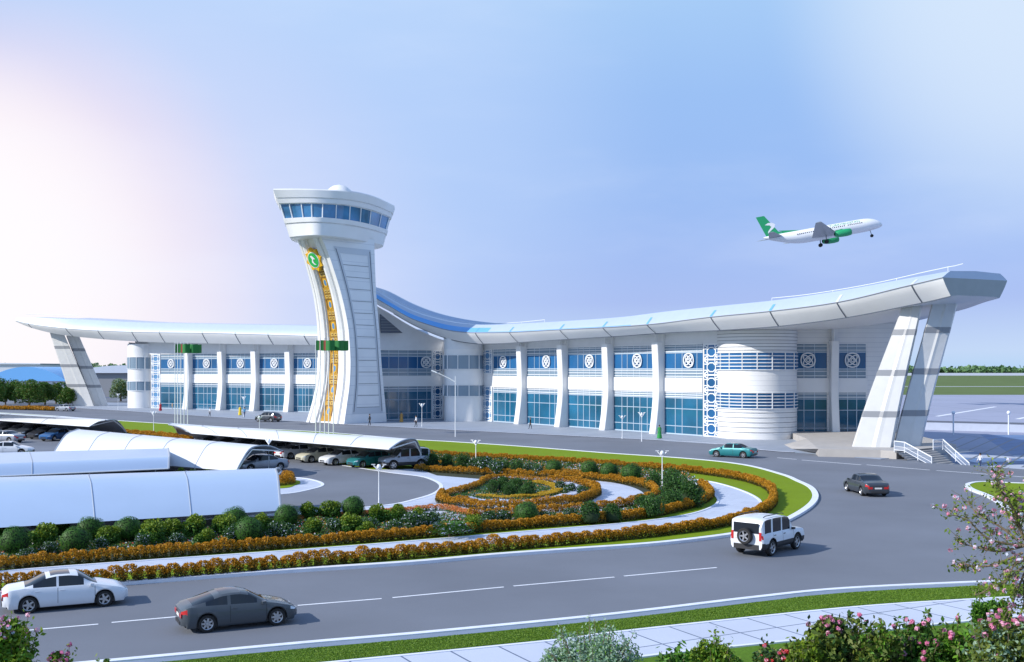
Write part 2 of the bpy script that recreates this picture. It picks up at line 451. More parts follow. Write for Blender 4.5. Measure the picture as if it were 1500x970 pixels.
for y0, y1 in ((667.5, 672), (681, 688), (631, 636.5)):
    polymesh(b, [GZ(1330, y0-3), GZ(1500, y0), GZ(1700, y0+3), GZ(1700, y1+3), GZ(1500, y1), GZ(1330, y1-3)], LOW+.008)
tag(b.build('terrace_shading_band', ['terrace_shading']), kind='structure')
b = MB()
for x0, y0, x1, y1 in ((690, 330, 790, 290), (725, 372, 900, 297), (790, 400, 1020, 300), (800, 465, 1140, 305), (915, 490, 1260, 310), (1070, 502, 1330, 350), (1200, 508, 1400, 390)):
    strip(b, [GZ(1250+x0/4.848, 580+y0/4.848), GZ(1250+x1/4.848, 580+y1/4.848)], .28, LOW+.012)
tag(b.build('terrace_joint_line', ['joint']), kind='structure')
b = MB()
for (a, q, w) in (((1372, 610), (1458, 596), 1.0), ((1490, 614), (1560, 600), 1.0)): strip(b, [GZ(*a), GZ(*q)], w, LOW+.012)
tag(b.build('apron_marking_line', ['paint']), kind='structure')
b = MB()
for y0, x0, x1 in ((598.5, 1340, 1442), (587.5, 1340, 1398)): strip(b, [GZ(x0, y0), GZ(x1, y0-.3)], .8, LOW+.012)
tag(b.build('apron_dark_line', ['pylon_band']), kind='structure')

# raised forecourt slab with the road surface on it
slab = [(-520, 5), (130, 5), (90, 45), G(1500, 687.5), G(1410, 681), G(1345, 677), (44, 112), (47, 117), (52, 135), (52, 200), (-80, 330), (-520, 420)]
sheet('road', slab, 0.0, None, thick=1.7, mats=['asphalt', 'concrete'])
M['plaza'] = jointed('plaza_paving', (.29, .33, .40), (.20, .24, .31), .6, 'xy', 1.2, 60, ang=R(35), width=.02)
plz = GL([(95, 597), (180, 602), (262, 607.5), (355, 613.6), (444, 618), (504, 622), (600, 627), (700, 632), (830, 638.5), (960, 645), (1060, 651.5), (1119, 660), (1180, 664), (1214, 667.5), (1290, 673)])
sheet('plaza_pavement', plz+[Vector((50, 118, 0)), Vector((50, 170, 0)), Vector((-10, 230, 0)), Vector((-110, 290, 0))], .05, None, thick=.05, mats=['plaza', 'kerb_side'])
# verge strip between plaza kerb and road (pale gutter)
b = MB(); strip(b, resample(catmull(plz[:13], 6), 2), .35, .056); tag(b.build('plaza_kerb', ['kerb']), kind='structure')

# central island
outer_pts = [(-260, 893), (-80, 878), (60, 866), (180, 856.5), (400, 840), (600, 826.8), (722, 815.9), (844, 807), (966, 798), (1076, 784.5), (1130, 772.5), (1165, 757), (1188, 741), (1194.5, 728), (1187, 716), (1168, 706.5),
             (1145, 697), (1088, 682.5), (1006.7, 673.5), (884.7, 665), (762.7, 655.4), (661, 648.5), (600, 645), (468, 634), (350, 628), (247, 622), (165, 616.7), (60, 609), (-60, 602), (-200, 593)]
OUT = catmull(GL(outer_pts), 6)
sheet('island_lawn', OUT, .12, 'lawn')
b = MB(); strip(b, OUT, .42, .15, thick=.15); tag(b.build('island_kerb', ['kerb']), kind='structure')
ROAD_L = .004
# flower-bed earth inside the inner hedge
bed = [(-260, 866), (0, 838), (200, 822), (450, 803), (600, 790), (763, 776), (925, 763), (1007, 747), (1036, 733), (1036, 718), (1005, 706), (960, 700), (925, 690), (803, 681), (624, 668), (600, 690), (-100, 700), (-400, 760)]
sheet('flower_bed_soil', GL(bed), .126, 'soil')
# path round the island
M['path'] = jointed('path_paving', (.50, .55, .66), (.34, .38, .48), .6, 'xy', 2.0, 1.0, ang=R(30), width=.015)
p_out = [(-260, 888), (0, 858), (180, 843), (450, 822), (600, 810), (763, 796.5), (925, 781), (1030, 766), (1085, 753), (1110, 744), (1112, 735), (1088, 722), (1047, 709.5), (1004, 703)]
p_in = [(-260, 866), (0, 842), (180, 828), (450, 809), (600, 797), (763, 783), (925, 769), (1006, 757.5), (1043, 745.5), (1052, 735), (1041, 723.5), (1022, 713), (1004, 703)]
PO = catmull(GL(p_out), 5); PI = catmull(GL(p_in), 5)
sheet('island_path', PO+PI[::-1][1:], .132, 'path')
b = MB(); strip(b, PO, .16, .17, thick=.06); strip(b, PI, .16, .17, thick=.06); tag(b.build('path_kerb', ['kerb']), kind='structure')
# second loop path and medallion surround
l_out = [(560, 765), (700, 764), (844, 757), (905, 750), (936, 740), (945, 728), (925, 716), (880, 707), (800, 701), (740, 700), (700, 705)]
sheet('inner_path', catmull(GL(l_out), 5), .134, 'path')
# car park
lot = [(-500, 700), (-100, 790), (0, 783), (200, 772), (420, 755), (560, 744), (610, 734), (640, 723.5), (645, 712), (622, 701.5), (590, 697), (566, 694), (430, 672), (330, 650), (240, 640), (160, 634), (0, 621), (-300, 603)]
LOT = catmull(GL(lot), 4)
pv = [(-100, 760), (300, 765), (520, 752), (610, 745), (645, 737), (660, 727), (705, 713), (712, 705), (640, 699), (612, 689), (566, 690), (400, 690)]
sheet('car_park_pavement', GL(pv), .136, 'path')
sheet('car_park', LOT, .141, 'asphalt')
b = MB(); strip(b, LOT, .3, .155, thick=.02); tag(b.build('car_park_kerb', ['kerb']), kind='structure')
# little island inside the car park
li = catmull(GL([(330, 728), (412, 727), (454, 720), (473, 713), (459, 706), (426, 702), (330, 700)]), 6)
sheet('car_park_island_paving', li, .146, 'path')
b = MB(); strip(b, li, .22, .17, thick=.03); tag(b.build('car_park_island_kerb', ['kerb']), kind='structure')
li2 = catmull(GL([(330, 719), (412, 718.5), (432, 714), (440, 710), (425, 706), (330, 705)]), 6)
sheet('car_park_island_lawn', li2, .175, 'lawn', thick=.03)
# far-left planting strip in the car park
sheet('car_park_planting_soil', catmull(GL([(-120, 690), (60, 690), (140, 688), (146, 681), (60, 674), (-120, 672)]), 4), .175, 'soil', thick=.03)

# front verge, footway
f_k = [(-300, 1016), (210, 969), (450, 946.5), (640, 930), (900, 904), (1100, 880), (1240, 866), (1468, 855), (1700, 846), (2200, 830)]
FK = catmull(GL(f_k), 6)
verge = FK+[Vector((90, 45, 0)), Vector((130, 5, 0)), Vector((-60, 5, 0)), Vector((-40, 28, 0))]
sheet('verge', verge, .10, 'grass')
b = MB(); strip(b, FK, .30, .14, thick=.14); tag(b.build('front_kerb', ['kerb']), kind='structure')
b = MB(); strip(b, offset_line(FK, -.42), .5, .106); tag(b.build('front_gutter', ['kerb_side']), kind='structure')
w_top = [(200, 1005), (568, 968.5), (820, 943), (900, 932), (1100, 910), (1270, 893), (1440, 882), (1700, 868)]
w_bot = [(200, 1060), (700, 1000), (972, 964), (1180, 942), (1428, 914), (1700, 892)]
M['footway'] = jointed('footway_paving', (.52, .56, .66), (.12, .15, .22), .6, 'xy', 3.2, 1.6, ang=R(62), width=.035, off=0)
WT = catmull(GL(w_top), 5); WB = catmull(GL(w_bot), 5)
sheet('footway', WT+WB[::-1], .125, 'footway')
b = MB(); strip(b, WT, .16, .15, thick=.05); strip(b, WB, .16, .15, thick=.05); tag(b.build('footway_kerb', ['kerb']), kind='structure')

# road markings
b = MB()
dashes = [((-110, 937), (-20, 930)), ((0, 927), (144, 914.4)), ((163.5, 912), (258, 903.6)), ((274, 902), (400, 891)), ((436, 887), (559, 877)), ((575, 875.6), (738, 860)), ((752, 858.6), (900, 845.5)), ((914, 844), (1050, 831.5))]
for a, q in dashes: strip(b, [G(*a), G(*q)], .13, ROAD_L)
far = [((1138.6, 670.6), (1167, 673)), ((1174.6, 674), (1261, 681)), ((1269.6, 681), (1362, 688.7)), ((1371.7, 689.3), (1477, 697)), ((1483, 697.6), (1580, 705))]
for a, q in far: strip(b, [G(*a), G(*q)], .22, ROAD_L)
tag(b.build('road_markings', ['paint']), kind='structure')
# right-hand island
ri = catmull(GL([(1640, 712), (1540, 711), (1493, 710), (1450, 708), (1430, 708.5), (1419, 711), (1417.5, 714), (1425, 719.5), (1448, 728.5), (1468.6, 741), (1482, 752), (1510, 775), (1560, 812), (1700, 800)]), 5)
sheet('right_island_lawn', ri, .12, 'lawn')
b = MB(); strip(b, ri, .35, .15, thick=.15); tag(b.build('right_island_kerb', ['kerb']), kind='structure')
# raised platform under the right end of the terminal
b = MB()
pl = [G(1119, 659), G(1199, 657, .8), G(1288, 659.5, .8), Vector((36.6, 108.7, .8))]
plat = [G(1199, 657.5, .8), G(1290, 659.5, .8), G(1313, 661, .8), G(1367, 656, .8), Vector((48, 118, .8)), Vector((50.5, 142, .8)), Vector((36, 142.3, .8)), Vector((34.5, 128, .8))]
polymesh(b, plat, .8, .8)
s0, s1 = G(1290, 659.5, .8), G(1199, 657.5, .8)
# sloping left flank
q0, q1, q2, q3 = G(1199, 657.5, .8), Vector((34.5, 128, .8)), Vector((32.0, 128.5, .06)), G(1160, 657.5, .06)
b.quad(q0, q1, q2, q3); b.quad(q0, q3, G(1214, 667, .06), q0)
# stair flight down towards the terrace
A0, A1 = G(1313, 661, .8), G(1367, 656, .8)
dn = (G(1345, 677)-A0); dn.z = 0
for k in range(8):
    t = dn/8
    z = .8-.17*(k+1)
    p, q = A0+t*k, A1+t*k; p2, q2 = p+t, q+t
    for v in (p, q, p2, q2): v.z = z
    b.quad(p, p2, q2, q); up = Vector((0, 0, .17)); b.quad(p, q, q+up, p+up)
tag(b.build('entrance_platform', ['concrete']), kind='structure')
# ------------------------------------------------------------------ terminal building
Z = Vector((0, 0, 1))
def V2(x, y, z=0.0): return Vector((x, y, z))
TB = empty('terminal_building', (0, 175, 0))
tag(TB, 'long white airport terminal with swept silver roof, blue glazing and tall white fins', 'terminal')
def part(b, name, mats, parent=TB, smooth=False, **k): return b.build(name, mats, parent, True, smooth)

# --- roofs: lofted sections
def section(Fp, w, D, zb, zn, zt, c=None, lift=0.0):
    def P(s, z): return Vector((Fp.x+w.x*s, Fp.y+w.y*s, z))
    k = min(1.0, D/14)
    c = (.3 if D > 12 else .1) if c is None else c
    pr = [(D*.5, zb+.12), (3.0*k, zb+.10), (1.7*k, zb), (1.10*k, zb+.30*(zn-zb)), (.52*k, zb+.62*(zn-zb)), (.05*k, zn-.07*(zn-zb)), (0, zn), (.10*k, zn+.10*(zt-zn)), (.85*k, zn+.58*(zt-zn)), (1.6*k, zt-.03*(zt-zn)), (2.9*k, zt), (D*.5, zt+c)]
    back = [(D-s, z+lift) for s, z in pr[1:-1]][::-1]
    return [P(s, z) for s, z in pr], [P(s, z) for s, z in back]
def interp_table(tab, key):
    xs = [r[0] for r in tab]
    return lambda x, j: float(np.interp(x, xs, [r[j] for r in tab]))
def loft_roof(stations, K=5, sweep=False):
    """stations: list of (F, w, D, zb, zn, zt) refined with catmull interpolation"""
    A = catmull([s[0] for s in stations], K)
    Wd = catmull([s[1] for s in stations], K)
    Zs = catmull([Vector(s[3:6]) for s in stations], K)
    Ds = catmull([Vector((s[2], 0, 0)) for s in stations], K)
    out = []
    for a, w, z, d in zip(A, Wd, Zs, Ds):
        w = w.normalized(); px = 750+F*a.x/a.y
        c = None if not sweep or px > 760 else (-2.2 if px < 640 else -2.2+2.4*(px-640)/120)
        lf = 0.0 if not sweep or px < 1041 else 1.5*math.sin(math.pi*min(1, (px-1041)/340))
        out.append((a, w, d.x)+tuple(z)+(c, lf))
    return out
def roof_mesh(name, st, blue_upto=None, parent=TB):
    b = MB(); rows = []
    for s in st:
        f, bk = section(*s); rows.append(f+bk)
    n = len(rows[0])
    base = len(b.v)
    for r in rows: b.v += [tuple(x) for x in r]
    for i in range(len(rows)-1):
        for k in range(n):
            k2 = (k+1) % n
            b.f.append((base+i*n+k2, base+i*n+k, base+(i+1)*n+k, base+(i+1)*n+k2))
            mi = 1 if k in (0, 1, n-1, n-2) else 0       # soffit
            if 2 <= k <= 4: mi = 2
            if blue_upto and 6 <= k <= (7 if i < 34 else 6) and i < blue_upto: mi = 3  # faces that carry the painted blue sky reflection
            b.m.append(mi)
    b.f.append(tuple(base+k for k in range(n))); b.m.append(0)
    e0 = base+(len(rows)-1)*n
    b.f.append(tuple(e0+k for k in list(range(0, 7))+list(range(16, n)))[::-1]); b.m.append(4)  # lower half of the end cap, coloured darker as if shaded
    b.f.append(tuple(e0+k for k in range(6, 17))[::-1]); b.m.append(0)
    return b.build(name, ['roofm', 'soffit', 'white', 'roof_blue', 'end_shade'], parent, True, 24)
def joint_strip(b, s, w, k0, k1, along, out=.03, mi=0):
    f, _ = section(*s)
    pts = f[k0:k1+1]
    for p, q in zip(pts, pts[1:]):
        nn = along.cross(q-p).normalized()
        if nn.dot(Vector((-s[1].x, -s[1].y, 0))) < 0 and abs(nn.z) < .9: nn = -nn
        o = nn*out
        b.quad(p+o-along*w/2, p+o+along*w/2, q+o+along*w/2, q+o-along*w/2, mi)
def facade_pt(Fo, d, px):   # point of the straight line Fo+t d seen at pixel column px
    k = (px-750)/F
    t = (k*Fo.y-Fo.x)/(d.x-k*d.y)
    return Fo+d*t

dR = Vector((.58, -.815, 0)).normalized(); nR = Vector((-dR.y*-1, 0, 0)); nR = Vector((dR.y, -dR.x, 0))   # outward (-.8,-.58)
dL = Vector((.864, -.502, 0)).normalized(); nL = Vector((dL.y, -dL.x, 0))
noseR0 = V2(21.3, 141.7); noseL0 = V2(-81.5, 241.7)
# right roof table: px, ybot, ynose, ytop
tR = [(535.5, 425.5, 421.5, 418.5), (545, 443, 433, 424), (572, 459, 449.5, 441), (600, 476, 465.5, 456), (630, 490, 476.5, 466), (658, 499, 484, 472), (690, 503.5, 487.3, 475),
      (720, 503, 487.2, 474.5), (755, 501, 486.5, 473), (820, 496.7, 483, 469.3), (898, 492, 479, 463.5), (961, 487.5, 474.3, 455.5), (1041, 483.5, 464.5, 447),
      (1128, 477.4, 456, 438), (1226, 464.6, 443, 423), (1320, 446, 421, 405.5), (1381, 433.4, 406.5, 396)]
sweep_plan = {535.5: V2(0, 184.8), 545: V2(-23.8, 186.5), 572: V2(-20.7, 186.3), 600: V2(-17.4, 186), 630: V2(-13.7, 185), 658: V2(-10.5, 183), 690: V2(-6.7, 179.5)}
backs = {535.5: ((.45, .89), 3), 545: ((.45, .89), 6), 572: ((.45, .89), 8), 600: ((.5, .87), 11), 630: ((.55, .84), 16), 658: ((.65, .76), 26), 690: ((.75, .66), 28)}
st = []
for px, yb, yn, yt in tR:
    if px in sweep_plan: Fp = sweep_plan[px]; Fp = Vector((Fp.y*(px-750)/F, Fp.y, 0)); w, D = backs[px]; w = Vector((*w, 0))
    else:
        Fp = facade_pt(noseR0, dR, px)
        if px <= 1041: w = -nR; D = 29
        else:
            f = (px-1041)/(1381-1041)
            Bp = V2(50, 160).lerp(V2(51.9, 114.5), f**1.1); Bp.x += 6*math.sin(math.pi*f)
            w = (Bp-Fp); D = w.length
    w = w.normalized(); sc = Fp.y/F
    st.append((Fp, w, D, H-(yb-HY)*sc, H-(yn-HY)*sc, H-(yt-HY)*sc))
STR = loft_roof(st, sweep=True)
ib = 5*8+12
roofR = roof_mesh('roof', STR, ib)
# joints: find station at given px
def station_at(S, px):
    best = min(range(len(S)), key=lambda i: abs(750+F*S[i][0].x/S[i][0].y-px))
    return best
for px in (697, 750, 813, 884, 954, 1034, 1121, 1219, 1332):
    i = station_at(STR, px); al = (STR[min(i+1, len(STR)-1)][0]-STR[i-1][0]).normalized()
    al.z = (STR[min(i+1, len(STR)-1)][4]-STR[i-1][4])/max(.1, (STR[min(i+1, len(STR)-1)][0]-STR[i-1][0]).length); al.normalize()
    b = MB(); joint_strip(b, STR[i], .16, 2, 6, al)
    joint_strip(b, STR[i], .40 if px > 700 else .2, 6, 8, al, mi=1)
    b.build('joint', ['joint', 'roof_blue' if px < 1150 else 'tower_frame'], roofR, True)
# dark edge lines and thin rail over the roof
b = MB()
pts = [section(*s)[0] for s in STR]
b.tube([p[2]+Vector((0, 0, -.02)) for p in pts[10:]], .07, 5); b.build('edge_trim', ['joint'], roofR, True)
b = MB(); b.tube([p[6] for p in pts], .06, 5); b.build('edge_trim', ['pylon_band'], roofR, True)
b = MB()
rl = [p[11]*.35+p[10]*.65+Vector((0, 0, .75)) for p in pts]
for q_ in (range(4, 40), range(62, len(rl))):
    b = MB(); b.tube([rl[i] for i in q_], .035, 5)
    for i in list(q_)[::5]: b.tube([rl[i]-Vector((0, 0, .9)), rl[i]], .03, 5)
    b.build('roof_rail', ['frame'], roofR, True)

tL = [(22, 471.5, 469.5, 466), (41, 480.5, 474, 465), (73, 489, 478.5, 466), (116, 494.6, 482.5, 467.5), (193, 500.3, 486, 471.4), (296, 503, 487.6, 473.5), (375, 504.4, 489.5, 475), (461, 505.4, 492, 476.5), (520, 506, 493, 478)]
DL = [2.5, 7, 11, 16, 24, 26, 26, 26, 26]
st = []
for (px, yb, yn, yt), D in zip(tL, DL):
    Fp = facade_pt(noseL0, dL, px); sc = Fp.y/F
    w = -nL if D > 20 else (-nL).lerp(dL, (24-D)/40).normalized()
    st.append((Fp, w, D, H-(yb-HY)*sc, H-(yn-HY)*sc, H-(yt-HY)*sc))
STL = loft_roof(st)
roofL = roof_mesh('roof', STL)
for px in (41, 92, 142, 193, 244, 296, 346, 396, 447):
    i = station_at(STL, px); al = (STL[min(i+1, len(STL)-1)][0]-STL[i-1][0]).normalized()
    b = MB(); joint_strip(b, STL[i], .2, 2, 7, al); b.build('joint', ['joint'], roofL, True)
b = MB(); pl_ = [section(*s)[0] for s in STL]; b.tube([p[6] for p in pl_], .07, 5); b.build('edge_trim', ['frame'], roofL, True)
b = MB(); rl = [p[10]+Vector((0, 0, .8)) for p in pl_[3:14]]; b.tube(rl, .05, 5); b.build('roof_rail', ['frame'], roofL, True)

def zsoffit(S, p, n):   # soffit height above a facade point
    best = min(S, key=lambda s: ((s[0]-n*5.5*-1*-1) - p).to_2d().length if False else abs((s[0]+Vector((s[1].x, s[1].y, 0))*5.5-p).to_2d().length))
    return best[3]

# --- facades
GLZ = dict(l0=.12, l1=5.0, l2=5.85, b1=7.75, r1=8.95, u1=11.15, u2=12.2)
def vbox(b, P0, d, n, t0, t1, z0, z1, out, th=.1, mi=0):
    c = P0+d*((t0+t1)/2)+n*(out-th/2)+Z*((z0+z1)/2)
    b.box(c, abs(t1-t0)/2, th/2, (z1-z0)/2, d, n, Z, mi)
def rosette(b, c, d, n, r):
    """white interlaced quatrefoil medallion"""
    def ring(fn, k, w, closed_=True, o=0):
        pts = []
        for i in range(k):
            a = 2*math.pi*i/k; rr, aa = fn(a)
            pts.append((rr*math.cos(aa), rr*math.sin(aa)))
        for i in range(k):
            (x0, y0), (x1, y1) = pts[i], pts[(i+1) % k]
            b.bar(c+d*x0+Z*y0+n*o, c+d*x1+Z*y1+n*o, w, .08, up=n)
    ring(lambda a: (r*(1+.07*math.cos(4*a))*1.0/max(abs(math.cos(a))**5+abs(math.sin(a))**5, 1e-6)**.2*.86, a), 32, .16*r)
    for q in (1, -1):      # two interlaced loops and a small centre diamond
        ca, sa = math.cos(q*math.pi/4), math.sin(q*math.pi/4)
        pts = []
        for i in range(20):
            a = 2*math.pi*i/20; x, y = .80*r*math.cos(a), .36*r*math.sin(a); pts.append((x*ca-y*sa, x*sa+y*ca))
        for (x0, y0), (x1, y1) in zip(pts, pts[1:]+pts[:1]): b.bar(c+d*x0+Z*y0+n*.03*q, c+d*x1+Z*y1+n*.03*q, .13*r, .06, up=n)
    P4 = [(.26*r, 0), (0, .26*r), (-.26*r, 0), (0, -.26*r)]
    for (x0, y0), (x1, y1) in zip(P4, P4[1:]+P4[:1]): b.bar(c+d*x0+Z*y0+n*.05, c+d*x1+Z*y1+n*.05, .11*r, .06, up=n)
def lattice(P0, d, n, t0, t1, z0, z1, unit=1.93, dark=False):
    w = t1-t0
    b = MB(); vbox(b, P0, d, n, t0, t1, z0, z1, .10, .1)
    o = part(b, 'lattice_screen', ['glass_blue' if dark else 'tile_blue'])
    b = MB(); nu = max(1, round((z1-z0)/unit)); uh = (z1-z0)/nu; c0 = P0+d*(t0+t1)/2+n*.14
    th = .06
    for e in (t0+.08, t1-.08): vbox(b, P0, d, n, e-.1, e+.1, z0, z1, .2, .12)
    for k in range(nu+1): vbox(b, P0, d, n, t0, t1, z0+k*uh-.1, z0+k*uh+.1, .19, .12)
    for k in range(nu):
        c = c0+Z*(z0+(k+.5)*uh); rx, rz = w*.28, uh*.31
        P = [c+d*rx*math.cos(a)+Z*rz*math.sin(a) for a in [math.pi/8+i*math.pi/4 for i in range(8)]]
        for i in range(8): b.bar(P[i], P[(i+1) % 8], .14, th, up=n)
        for sx in (-1, 1):
            for sz in (-1, 1):
                b.bar(c+d*sx*w*.5+Z*sz*uh*.5, c+d*sx*rx*.8+Z*sz*rz*.8, .16, th, up=n)
                b.bar(c+d*sx*w*.22+Z*sz*uh*.5, c+d*sx*w*.22+Z*sz*rz*.9, .13, th, up=n)
                b.bar(c+d*sx*w*.5+Z*sz*uh*.2, c+d*sx*rx*.9+Z*sz*uh*.2, .13, th, up=n)
    b.build('lattice', ['frame'], o, True)
def glaze(P0, d, n, t0, t1, cols, louvre, ros=None, dk=False, lower_rows=(1.2, 3.55)):
    """one bay of glazing: lower window, upper window, frames, rosette"""
    g = GLZ
    b = MB(); vbox(b, P0, d, n, t0, t1, g['l0'], g['l1'], .05); lo = part(b, 'window', ['glass_teal'])
    f = MB()
    for t in cols: vbox(f, P0, d, n, t-.045, t+.045, g['l0'], g['l2'], .11, .06)
    for z in lower_rows+(g['l1'],): vbox(f, P0, d, n, t0, t1, z-.045, z+.045, .10, .05)
    vbox(f, P0, d, n, t0, t1, 0.0, g['l0']+.08, .12, .1)
    f.build('frame', ['mullion'], lo, True)
    b = MB(); vbox(b, P0, d, n, t0, t1, g['l1']+.001, g['l2'], .05); tr = part(b, 'transom_window', ['glass_light'])
    f = MB()
    for k in range(louvre): z = g['l1']+(g['l2']-g['l1'])*(k+.6)/louvre; vbox(f, P0, d, n, t0, t1, z-.05, z+.05, .115, .06)
    f.build('louvre', ['frame'], tr, True)
    b = MB(); vbox(b, P0, d, n, t0, t1, g['r1'], g['u1'], .05); up = part(b, 'window', ['glass_blue'])
    f = MB()
    for t in cols: vbox(f, P0, d, n, t-.04, t+.04, g['b1'], g['u2'], .11, .06)
    for z in (g['r1'], g['u1']): vbox(f, P0, d, n, t0, t1, z-.07, z+.07, .12, .06)
    f.build('frame', ['mullion'], up, True)
    if ros is not None:
        f = MB(); rosette(f, P0+d*ros+n*.22+Z*10.1, d, n, 1.0); f.build('rosette', ['frame'], up, True)
    for z0, z1 in ((g['b1'], g['r1']-.001), (g['u1']+.001, g['u2'])):
        b = MB(); vbox(b, P0, d, n, t0, t1, z0, z1, .05); tr = part(b, 'transom_window', ['glass_light'])
        f = MB()
        for k in range(louvre): z = z0+(z1-z0)*(k+.5)/louvre; vbox(f, P0, d, n, t0, t1, z-.045, z+.045, .115, .06)
        f.build('louvre', ['frame'], tr, True)
def fin(P0, d, n, t, ztop, th=1.25, top=12.6, lo=1.9, mid=1.15, hi=1.45):
    """tall white fin, waisted at mid height"""
    b = MB(); c = P0+d*t
    zs = [0, .8, 2, 3.5, 5, 6.5, 8, 9.5, 11, top]
    rows = []
    for z in zs:
        u = z/top
        o = mid+(lo-mid)*max(0, 1-u/.5)**1.6+(hi-mid)*max(0, (u-.5)/.5)**1.4
        rows.append([c-d*th/2-n*.2+Z*z, c-d*th/2+n*(o-.08)+Z*z, c-d*(th/2-.08)+n*o+Z*z, c+d*(th/2-.08)+n*o+Z*z, c+d*th/2+n*(o-.08)+Z*z, c+d*th/2-n*.2+Z*z])
    b.grid(rows); k = len(b.v); b.f.append(tuple(range(k-6, k))); b.m.append(0)
    # pier carrying on to the soffit
    b.box(c+n*.15+d*.2+Z*((top+ztop)/2), th*.36, .35, (ztop-top)/2, d, n, Z)
    b.tube([c+n*(hi-.35)-d*.1+Z*(top-.1), c+n*(hi-.35)-d*.1+Z*(ztop+.1)], .12, 8)
    o = part(b, 'column', ['white'])
    fixnormals(o)
    return o
def wallbox(b, P0, d, n, t0, t1, z0, z1, out=0.0, th=.5, mi=0): vbox(b, P0, d, n, t0, t1, z0, z1, out, th, mi)

# right wing straight facade
FR = V2(-3.1, 184.6)
colsR = [9.0, 19.7, 30.4, 41.1]
edges = [0.0]+colsR+[49.0]
def zs_line(S, P0, d, n, t):
    p = P0+d*t+n*5.5
    s = min(S, key=lambda s: (s[0]-p).to_2d().length); return s[3]+.1
def upper_wall(S, P0, d, n, t0, t1, z0, steps=8, out=0.0, name='wall', m='wall_grey'):
    b = MB()
    for i in range(steps):
        a, c = t0+(t1-t0)*i/steps, t0+(t1-t0)*(i+1)/steps
        za, zc = zs_line(S, P0, d, n, a)+.12, zs_line(S, P0, d, n, c)+.12
        p, q = P0+d*a+n*out, P0+d*c+n*out
        b.quad(p+Z*z0, q+Z*z0, q+Z*zc, p+Z*za)
    return part(b, name, [m])
b = MB(); wallbox(b, FR, dR, nR, -3.2, 52.3, 0, 12.2, 0, .4); part(b, 'wall', ['white'])
upper_wall(STR, FR, dR, nR, -3.3, 53, 12.2, 14, .02)
# white spandrel band per bay and slim ledge above the glazing
for i, (a, c) in enumerate(zip(edges, edges[1:])):
    b = MB(); vbox(b, FR, dR, nR, a, c, GLZ['l2'], GLZ['b1'], .22, .3); part(b, 'spandrel', ['white'])
    b = MB(); vbox(b, FR, dR, nR, a, c, GLZ['u2'], GLZ['u2']+.14, .2, .28); part(b, 'ledge', ['white'])
    lo_ = a+(.0 if i == 0 else .55); hi_ = c-(.55 if i < 4 else 0)
    Wd = hi_-lo_
    fr = [(.16, .42, .58, .80), (.22, .36, .64, .78, .90), (.26, .40, .55, .70, .84), (.20, .32, .46, .60, .76, .88), (.30, .48, .86)][i]
    glaze(FR, dR, nR, lo_, hi_, [lo_+Wd*f for f in fr], 3 if i > 1 else 2, lo_+Wd*(.36, .56, .56, .55, .66)[i])
for t in colsR: fin(FR, dR, nR, t, zs_line(STR, FR, dR, nR, t))
lattice(FR, dR, nR, -3.1, -.25, .1, 5.9); lattice(FR, dR, nR, -3.1, -.25, 8.2, 12.15)
lattice(FR, dR, nR, 49.2, 52.1, .1, 12.2, dark=True)

# curved end bay (stadium end) of the right wing, towards the entrance
def band_on(path, n_out, z0, z1, out, b, mi=0):
    rows = [offset_line(path, out, z0), offset_line(path, out, z1)]
    b.grid(rows, mi=mi)
def curved_wall(path, sgn, ztop, wins, name='wall', m='white_lines', step_m='wall_grey', louv=0, cap=12.3):
    """path on the ground; sgn: +1 if outside is to the left"""
    zt = ztop
    b = MB(); b.grid([[Vector((p.x, p.y, z)) for p in path] for z in (0, cap)]); part(b, name, [m], smooth=30)
    b = MB(); b.grid([[Vector((p.x, p.y, z)) for p in path] for z in (cap, zt)]); part(b, name, [step_m], smooth=30)
    for z0, z1 in wins:
        b = MB(); b.grid([offset_line(path, sgn*.05, z0), offset_line(path, sgn*.05, z1)])
        o = part(b, 'window', ['glass_light' if louv == 0 else 'glass_blue'], smooth=30)
        f = MB(); q = resample(offset_line(path, sgn*.10, 0), 1.9)
        for p in q[1:-1]: f.box(p+Z*(z0+z1)/2, .06, .06, (z1-z0)/2)
        nl = max(louv, 1)
        for k in range(nl+1):
            z = z0+(z1-z0)*k/nl
            r0 = offset_line(path, sgn*.14, z-.055); r1 = offset_line(path, sgn*.14, z+.055); r2 = offset_line(path, sgn*.03, z+.055)
            f.grid([r0, r1, r2])
        f.build('frame', ['frame'], o, True)
pth = catmull([V2(-4.9, 187.1), V2(-5.5, 185.6), V2(-6.6, 184.8), V2(-8.6, 184.6), V2(-10.4, 184.9), V2(-11.4, 185.9), V2(-11.7, 188.5), V2(-12.2, 195)], 6)
curved_wall(pth, 1, 14.6, [(4.3, 6.2), (8.9, 11.3)], m='white')
# entrance hall between tower and right wing
E0, E1 = V2(-25.5, 188.6), V2(-12.2, 194.9)
dE = (E1-E0).normalized(); nE = Vector((dE.y, -dE.x, 0)); LE = (E1-E0).length
b = MB(); wallbox(b, E0, dE, nE, 0, LE, 0, 12.2, 0, .4); part(b, 'wall', ['white'])
b = MB()
zt0, zt1 = 21.8, 15.2
def zsw(t):
    p = E0+dE*t; return float(np.interp(p.x/p.y, [s[0].x/s[0].y for s in STR], [s[3] for s in STR]))+.12
for i in range(14):
    a, c_ = LE*i/14, LE*(i+1)/14; p, q = E0+dE*a+nE*.02, E0+dE*c_+nE*.02
    b.quad(p+Z*12.2, q+Z*12.2, q+Z*zsw(c_), p+Z*zsw(a))
part(b, 'wall', ['wall_grey'])
tE = [LE*f for f in (.18, .30, .42, .54, .66, .78)]
glaze(E0, dE, nE, .6, LE-2.4, tE, 1, LE-3.4)
